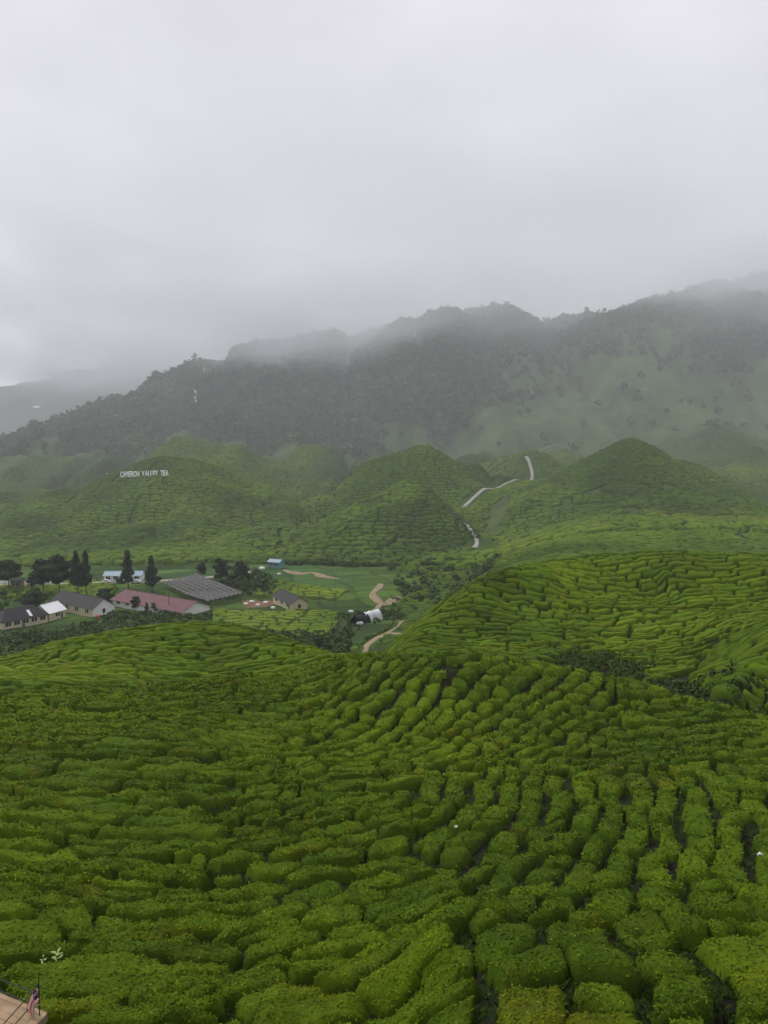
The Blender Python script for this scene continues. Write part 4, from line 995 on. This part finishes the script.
# ------------------------------------------------------------------ single trees of the village
def tree(name, label, px, Y, h, crown0, rad, kind='broad', nq=260, tint=0.42, group=None, trunk_r=0.28, lean=0.0):
    x, y = at(px, Y); z = float(ground(np.array([x]), np.array([y]))[0]); t = thing(name, label, 'tree', (x, y, z), RNG.uniform(0, 6), group)
    m = MB(); k = 7; P = [np.array([0.25 * math.sin(i * 1.3 + px) + lean * i / k, 0.25 * math.cos(i * 0.9 + px), -0.5 + (h * 0.93 + 0.5) * i / k]) for i in range(k + 1)]
    for i in range(k): m.tube(P[i], P[i + 1], trunk_r * (1 - 0.8 * i / k), trunk_r * (1 - 0.8 * (i + 1) / k), 8)
    for q in range(9):
        s = crown0 + (0.9 - crown0) * q / 9; b = np.array([0, 0, h * s]); an = q * 2.4; rr = rad * 0.75 * (1 - 0.5 * s if kind == 'pine' else 1)
        m.tube(b, b + (rr * math.cos(an), rr * math.sin(an), h * 0.07), trunk_r * 0.35, trunk_r * 0.08, 5)
    m.build('trunk', M_BARK, t, True)
    n = 9 if kind == 'broad' else 14; base = []; R0 = []; H0 = []
    for i in range(n):
        s = crown0 + (1 - crown0) * (i + 0.3) / n; an = i * 2.4 + px
        w = rad * (1.05 - 0.8 * (s - crown0) / (1 - crown0)) if kind == 'pine' else rad * (0.5 + 0.6 * math.sin(math.pi * (0.15 + 0.75 * (s - crown0) / (1 - crown0))))
        off_ = w * RNG.uniform(0.2, 0.55); base.append((off_ * math.cos(an), off_ * math.sin(an), h * s - 0.1 * h)); R0.append(w * RNG.uniform(0.5, 0.75)); H0.append(h * (1 - crown0) * RNG.uniform(0.22, 0.36))
    V, Q, T = leafy_blobs(np.array(base), np.array(R0), np.array(H0), nq // 2, np.full(n, rad * 0.10 + 0.12), np.full(n, tint) + RNG.normal(size=n) * 0.12)
    build('crown', V, Q, M_TREE, t, attrs={'tint': T}, smooth_shade=False)
    return t
M_BARK = flat('bark', (0.06, 0.048, 0.036), 0.95, 4.0, 0.4)
g_ = 'tall trees behind the dark-roofed houses'
tree('pine_tree', 'tall tree with spreading dark crown, its bare trunk above the dark gabled roof', 60, -597, 17.5, 0.42, 6.3, 'broad', 420, 0.30, g_)
tree('pine_tree', 'tall dark tree with narrow crown in the middle of the trio over the gabled roof', 77.5, -598, 18.8, 0.36, 4.4, 'pine', 360, 0.28, g_)
tree('pine_tree', 'tall slim dark pine rising right of its two neighbours over the gabled roof', 87, -599, 19.5, 0.34, 3.3, 'pine', 320, 0.28, g_)
tree('pine_tree', 'broad dark tree leaning over the boundary fence left of the tall trio', 44, -592, 14.5, 0.30, 5.4, 'broad', 420, 0.27, None)
g_ = 'pines behind the maroon roof'
tree('pine_tree', 'dark pointed pine left of its twin behind the maroon roof', 128, -589, 16.0, 0.22, 4.0, 'pine', 340, 0.28, g_)
tree('pine_tree', 'dark pointed pine right of its twin, touching the shade house', 152, -592, 15.5, 0.22, 4.0, 'pine', 340, 0.28, g_)
tree('broadleaf_tree', 'wide flat-topped dark tree above the reddish hut', 9, -589, 13.0, 0.42, 7.0, 'broad', 420, 0.28)
tree('broadleaf_tree', 'small dark tree between the reddish hut and the tall trio', 33, -588, 7.0, 0.2, 2.6, 'broad', 240, 0.32)
tree('broadleaf_tree', 'thin round-crowned tree behind the shade house', 202, -580, 8.6, 0.4, 2.7, 'broad', 240, 0.34)
tree('broadleaf_tree', 'large dark tree in the row beyond the shade house', 222, -581, 10.0, 0.2, 4.6, 'broad', 360, 0.30)
tree('broadleaf_tree', 'rounded dark tree nearest the teal hut', 241, -580, 8.4, 0.15, 4.2, 'broad', 340, 0.33)
tree('garden_tree', 'small round dark tree trimmed before the maroon roof', 136, -610, 5.2, 0.25, 2.2, 'broad', 260, 0.25, None, 0.14)
tree('garden_tree', 'yellow-topped garden tree before the middle of the maroon roof', 154, -613, 4.0, 0.45, 1.1, 'broad', 160, 0.95, None, 0.1)
tree('garden_tree', 'yellow-topped garden tree close to the white gable of the maroon roof', 184, -611, 4.6, 0.5, 1.0, 'broad', 160, 0.95, None, 0.1)
tree('garden_tree', 'pale green garden tree between utility pole and white gable', 189, -610, 5.2, 0.45, 1.1, 'broad', 160, 0.85, None, 0.1)
tree('garden_tree', 'little conical garden conifer before the maroon roof', 147, -613, 3.8, 0.1, 1.1, 'pine', 200, 0.25, None, 0.1)
tree('garden_tree', 'bushy tree between the dark gabled roof and the maroon roof', 105, -602, 5.6, 0.1, 3.6, 'broad', 320, 0.40, None, 0.16)
tree('garden_tree', 'wide bush behind the dark hipped roof', 33, -606, 5.4, 0.05, 5.0, 'broad', 360, 0.34, None, 0.16)
tree('gully_tree', 'lone dark tree standing in the gully below the tea terrace', 318, -656, 4.2, 0.1, 1.9, 'broad', 260, 0.28, None, 0.14)

# ------------------------------------------------------------------ lettering on the tea hill
def lettering():
    words = 'CAMERON VALLEY TEA'; n = len(words); Z = 480.5
    P0 = np.array(hit(120.5, Z, 600)); P1 = np.array(hit(168.5, 479.2, 600))
    t = thing('hillside_lettering', 'row of tall white capital letters standing on the misty tea hill', 'sign', P0)
    hgt = 5.2
    FR = np.linspace(0, 1, 40); lift = max(float(ground(np.array([P0[0] + (P1[0] - P0[0]) * k]), np.array([P0[1] + (P1[1] - P0[1]) * k]))[0]) - (P0[2] + (P1[2] - P0[2]) * k) for k in FR)
    P1[2] += lift + 0.2; P0 = P0 + np.array([0, 0, lift + 0.2]); t.location = P0
    u = 0.0; st = []
    for ch in words: st.append(u); u += 0.75 if ch == ' ' else (1.12 if ch in 'MNOVY' else 0.98 if ch not in 'LET' else 0.92)
    for ch, s in zip(words, st):
        if ch == ' ': continue
        cu = bpy.data.curves.new('letter', 'FONT'); cu.body = ch; cu.size = hgt * 1.38; cu.extrude = 0.2; cu.offset = 0.2; cu.align_x = 'CENTER'
        tmp = bpy.data.objects.new('letter', cu); COL.objects.link(tmp)
        bpy.context.view_layer.update()
        me = bpy.data.meshes.new_from_object(tmp.evaluated_get(bpy.context.evaluated_depsgraph_get())); bpy.data.objects.remove(tmp)
        me.transform(__import__('mathutils').Matrix.Rotation(R(90), 4, 'X')); me.materials.clear(); me.materials.append(M_LETTER)
        o = bpy.data.objects.new('letter', me); COL.objects.link(o); o.parent = t
        f = (s + 0.5) / u; p = P0 + (P1 - P0) * f
        xs = me.vertices and [v.co.x for v in me.vertices]; sx = (np.linalg.norm((P1 - P0)[:2]) / u * 0.84) / (max(xs) - min(xs))
        o.scale = (sx, 1, 1); z = float(ground(p[:1], p[1:2])[0])
        o.location = (p[0] - P0[0], p[1] - P0[1], p[2] - P0[2])
    m = MB()
    for f in np.linspace(0.02, 0.98, 18):
        p = P0 + (P1 - P0) * f; q = p - P0; m.tube((q[0], q[1] + 0.5, q[2] - 4.5), (q[0], q[1] + 0.5, q[2] + 3.5), 0.12, n=5)
    m.build('support_posts', M_WOODP, t)
M_LETTER = flat('white_letter_paint', (0.88, 0.88, 0.86), 0.6, 1.0, 0.06)
lettering()
# masts in the forest, plastic sheds on the far range
def mast(px, Y, h, w, label, panels):
    x, y = at(px, Y); z = float(ground(np.array([x]), np.array([y]))[0]); t = thing('radio_mast', label, 'mast', (x, y, z)); m = MB(); k = 8
    for i in range(k):
        a, b = w * (1 - 0.7 * i / k), w * (1 - 0.7 * (i + 1) / k); z0, z1 = h * i / k, h * (i + 1) / k
        for c in range(4):
            an, an2 = math.pi / 4 + c * math.pi / 2, math.pi / 4 + (c + 1) * math.pi / 2
            m.tube((a * math.cos(an), a * math.sin(an), z0 - (2 if i == 0 else 0)), (b * math.cos(an), b * math.sin(an), z1), 0.16, n=5); m.tube((a * math.cos(an), a * math.sin(an), z0), (b * math.cos(an2), b * math.sin(an2), z1), 0.09, n=4)
    m.build('lattice', M_MAST, t)
    for (zf, an) in panels:
        m = MB(); q = (w * 0.6 * math.cos(an), w * 0.6 * math.sin(an), h * zf); m.tube((q[0], q[1] - 0.6, q[2]), (q[0], q[1] - 1.2, q[2]), 1.5, 1.5, 14); m.build('dish', M_WHITE, t)
M_MAST = flat('galvanised_steel', (0.45, 0.46, 0.47), 0.5, 2.0, 0.15)
mast(196, 1480, 36, 3.0, 'pale lattice mast with white dishes standing out of the dark forest', [(0.97, 3.6), (0.9, 5.4), (0.62, 4.0), (0.45, 5.2)])
mast(205, 1735, 30, 1.6, 'thin faint mast on the skyline of the wooded ridge', [(0.8, 4.2)])
def far_sheds(px0, px1, py, label):
    p = hit(px0, py, 2900); q = hit(px1, py - 2.5, 2900); a = np.array(p[:2]); b = np.array(q[:2]); Lg = float(np.hypot(*(b - a))); t = thing('plastic_shed', label, 'greenhouse', p, math.atan2(*(b - a)[::-1]))
    V = []; k = 6; n = 24
    for i in range(n + 1):
        for j in range(k + 1): V.append((Lg * i / n, 8 - 8 * math.cos(math.pi * j / k), -6 + 14 * math.sin(math.pi * j / k)))
    build('cover', V, np.array([(i * (k + 1) + j, i * (k + 1) + j + 1, (i + 1) * (k + 1) + j + 1, (i + 1) * (k + 1) + j) for i in range(n) for j in range(k)]), M_WHROOF, t)
    m = MB(); m.box(0.3, Lg - 0.3, 0.6, 15.4, -9, 3); m.build('wall', M_PLASTIC, t)
far_sheds(33, 56, 408, 'long white plastic greenhouse on the faint far range'); far_sheds(-6, 4, 421, 'short white plastic greenhouse at the foot of the faint far range')

# ------------------------------------------------------------------ viewing deck, flag and sapling in the near corner
def on_level(px, py, z):
    y = (ZC - z) / float(row_tan(py)); return np.array([float(az_of(px, py)) * y, y, z])
M_DECK = flat('deck_plank', (0.36, 0.25, 0.15), 0.8, 3.0, 0.35, 0.01)
M_DECKEDGE = flat('deck_edge', (0.24, 0.17, 0.11), 0.85, 4.0, 0.4)
M_CABLE = flat('dark_cable', (0.02, 0.018, 0.015), 0.5, 5.0, 0.1)
def deck():
    z = ZC - 10.8; C = on_level(47, 1013, z); A0 = on_level(3, 994.5, z); u = (A0 - C) / np.linalg.norm(A0 - C); B0 = on_level(37, 1024, z); v = B0 - C; v = v - u * 0.0; v /= np.linalg.norm(v)
    # local frame: u along the far edge towards the left, v along the side towards the viewer
    t = thing('viewing_deck', 'corner of a tan plank viewing deck with cable railing above the tea', 'deck', C)
    LU, LV = 4.2, 3.6
    k = 0; w = 0.155
    while k * (w + 0.006) < LV:
        b = MB(); o = v * (k * (w + 0.006)); sh = RNG.uniform(-0.004, 0.004)
        P = [o, o + v * w, o + v * w + u * LU, o + u * LU]; b.slab([p + np.array([0, 0, -0.03 + sh]) for p in P], 0.03 * (1 if np.cross(P[1] - P[0], P[3] - P[0])[2] > 0 else -1)); b.build('plank', M_DECK, t); k += 1
    b = MB(); b.slab([np.array([0, 0, -0.22]) + u * 0.02 + v * 0.03, np.array([0, 0, -0.22]) + u * 0.02 + v * LV, np.array([0, 0, -0.04]) + u * 0.02 + v * LV, np.array([0, 0, -0.04]) + u * 0.02 + v * 0.03], 0.05); b.build('fascia', M_DECKEDGE, t)
    b = MB(); b.slab([np.array([0, 0, -0.22]) + u * 0.05, np.array([0, 0, -0.22]) + u * LU, np.array([0, 0, -0.04]) + u * LU, np.array([0, 0, -0.04]) + u * 0.05], 0.05); b.build('fascia', M_DECKEDGE, t)
    for (s, r) in ((0.15, 0.15), (2.0, 0.15), (4.0, 0.15), (0.15, 2.2), (2.0, 2.2), (4.0, 2.2)):
        p = u * s + v * r; m = MB(); m.tube(p + np.array([0, 0, -3.4]), p + np.array([0, 0, -0.05]), 0.07, n=8); m.build('stilt', M_DECKEDGE, t)
    pp = [u * 0.30 + v * 0.06, u * 2.1 + v * 0.12, u * 4.0 + v * 0.12, u * 0.14 + v * 1.9, u * 0.14 + v * 3.4]
    for p in pp: m = MB(); m.tube(p + np.array([0, 0, 0.002]), p + np.array([0, 0, 0.38]), 0.013, n=8); m.build('rail_post', M_DECKEDGE, t)
    for h in (0.13, 0.37):
        for a, b in ((0, 2), (0, 4)): m = MB(); m.tube(pp[a] + np.array([0, 0, h]), pp[b] + np.array([0, 0, h - 0.01]), 0.011, n=6); m.build('cable', M_CABLE, t)
    return C + u * 0.10 + v * 0.10
foot = deck()
def flag(p):
    t = thing('flag', 'drooping red and white striped flag with blue canton at the deck corner', 'flag', p)
    m = MB(); m.tube((0, 0, 0.002), (0.015, 0.0, 0.80), 0.012, 0.008, 8); m.build('pole', M_CABLE, t)
    m = MB(); m.tube((0.015, 0, 0.80), (0.015, 0, 0.82), 0.016, 0.004, 8); m.build('finial', M_CABLE, t)
    ns, nt = 70, 56; hoist = 0.46; fly = 0.94
    s, q = np.meshgrid(np.linspace(0, 1, ns), np.linspace(0, 1, nt), indexing='ij')       # s along the fly, q down the hoist
    fold = 0.020 * np.sin(q * 15 + s * 2.0) * np.minimum(1, s * 3) + 0.012 * np.sin(q * 31 + s * 5)
    dn = s * fly * 0.82
    x = 0.012 - s * (0.23 + 0.06 * (1 - q)) * (1 - 0.35 * s) - 0.012 * np.cos(q * 14) * s + (q - 0.5) * 0.10 * s
    y = fold - 0.03 * s
    z = 0.66 - q * hoist * (1 - 0.72 * np.minimum(1, s * 1.6)) - dn * 0.72
    col = np.empty(s.shape + (4,)); red = (0.50, 0.02, 0.03, 1); white = (0.80, 0.79, 0.76, 1); blue = (0.012, 0.018, 0.13, 1); yel = (0.85, 0.60, 0.02, 1)
    st = np.floor(q * 14).astype(int); col[:] = white; col[st % 2 == 0] = red
    can = (s < 0.42) & (q < 8 / 14); col[can] = blue
    cx, cy = 0.21, 0.285; px_, py_ = s * 2.05, q; d1 = np.hypot(px_ - cx * 1.72, py_ - cy); d2 = np.hypot(px_ - cx * 1.72 - 0.06, py_ - cy); col[can & (d1 < 0.19) & (d2 > 0.155)] = yel
    ds = np.hypot(px_ - 0.57, py_ - cy); an = np.arctan2(py_ - cy, px_ - 0.57); col[can & (ds < 0.075 + 0.05 * np.cos(an * 14))] = yel
    i, j = np.meshgrid(np.arange(ns - 1), np.arange(nt - 1), indexing='ij'); k = (i * nt + j).ravel()
    build('cloth', np.stack([x, y, z], -1), np.stack([k, k + nt, k + nt + 1, k + 1], -1), M_FLAG, t, cattrs={'cover': col})
ft = NT('flag_cloth'); ft.l(ft.n('ShaderNodeAttribute', attribute_name='cover').outputs['Color'], ft.b.inputs['Base Color']); ft.b.inputs['Roughness'].default_value = 0.8; M_FLAG = ft.m
flag(foot)
def sapling(px, py, label, n, s):
    p = hit(px, py); t = thing('weed_sapling', label, 'sapling', p)
    m = MB(); m.tube((0, 0, -0.2), (0.03, 0, 1.15 * s), 0.014, 0.006, 6); m.build('stem', M_BARK, t)
    V = []; Q = []; T = []
    for i in range(n):
        an = i * 2.4; zz = s * (0.60 + 0.5 * i / n); d = np.array([math.cos(an), math.sin(an), 0.25]); sd = np.array([-math.sin(an), math.cos(an), 0.0]); L_ = s * RNG.uniform(0.20, 0.32); b = np.array([0.02, 0, zz])
        o = len(V); V += [b, b + d * L_ * 0.5 + sd * L_ * 0.24, b + d * L_, b + d * L_ * 0.5 - sd * L_ * 0.24]; Q.append((o, o + 1, o + 2, o + 3)); T += [0.95] * 4
    build('leaves', np.array(V), np.array(Q), M_SAP, t, attrs={'tint': T}, smooth_shade=False)
M_SAP = leaf_material('pale_young_leaves', [(0.0, (0.10, 0.17, 0.03)), (1.0, (0.32, 0.40, 0.13))], 5.0)
sapling(57, 975, 'pale big-leaved sapling standing out of the tea beyond the flag', 13, 0.62)
sapling(43, 974, 'smaller pale sapling a step left of the big-leaved one', 7, 0.45)
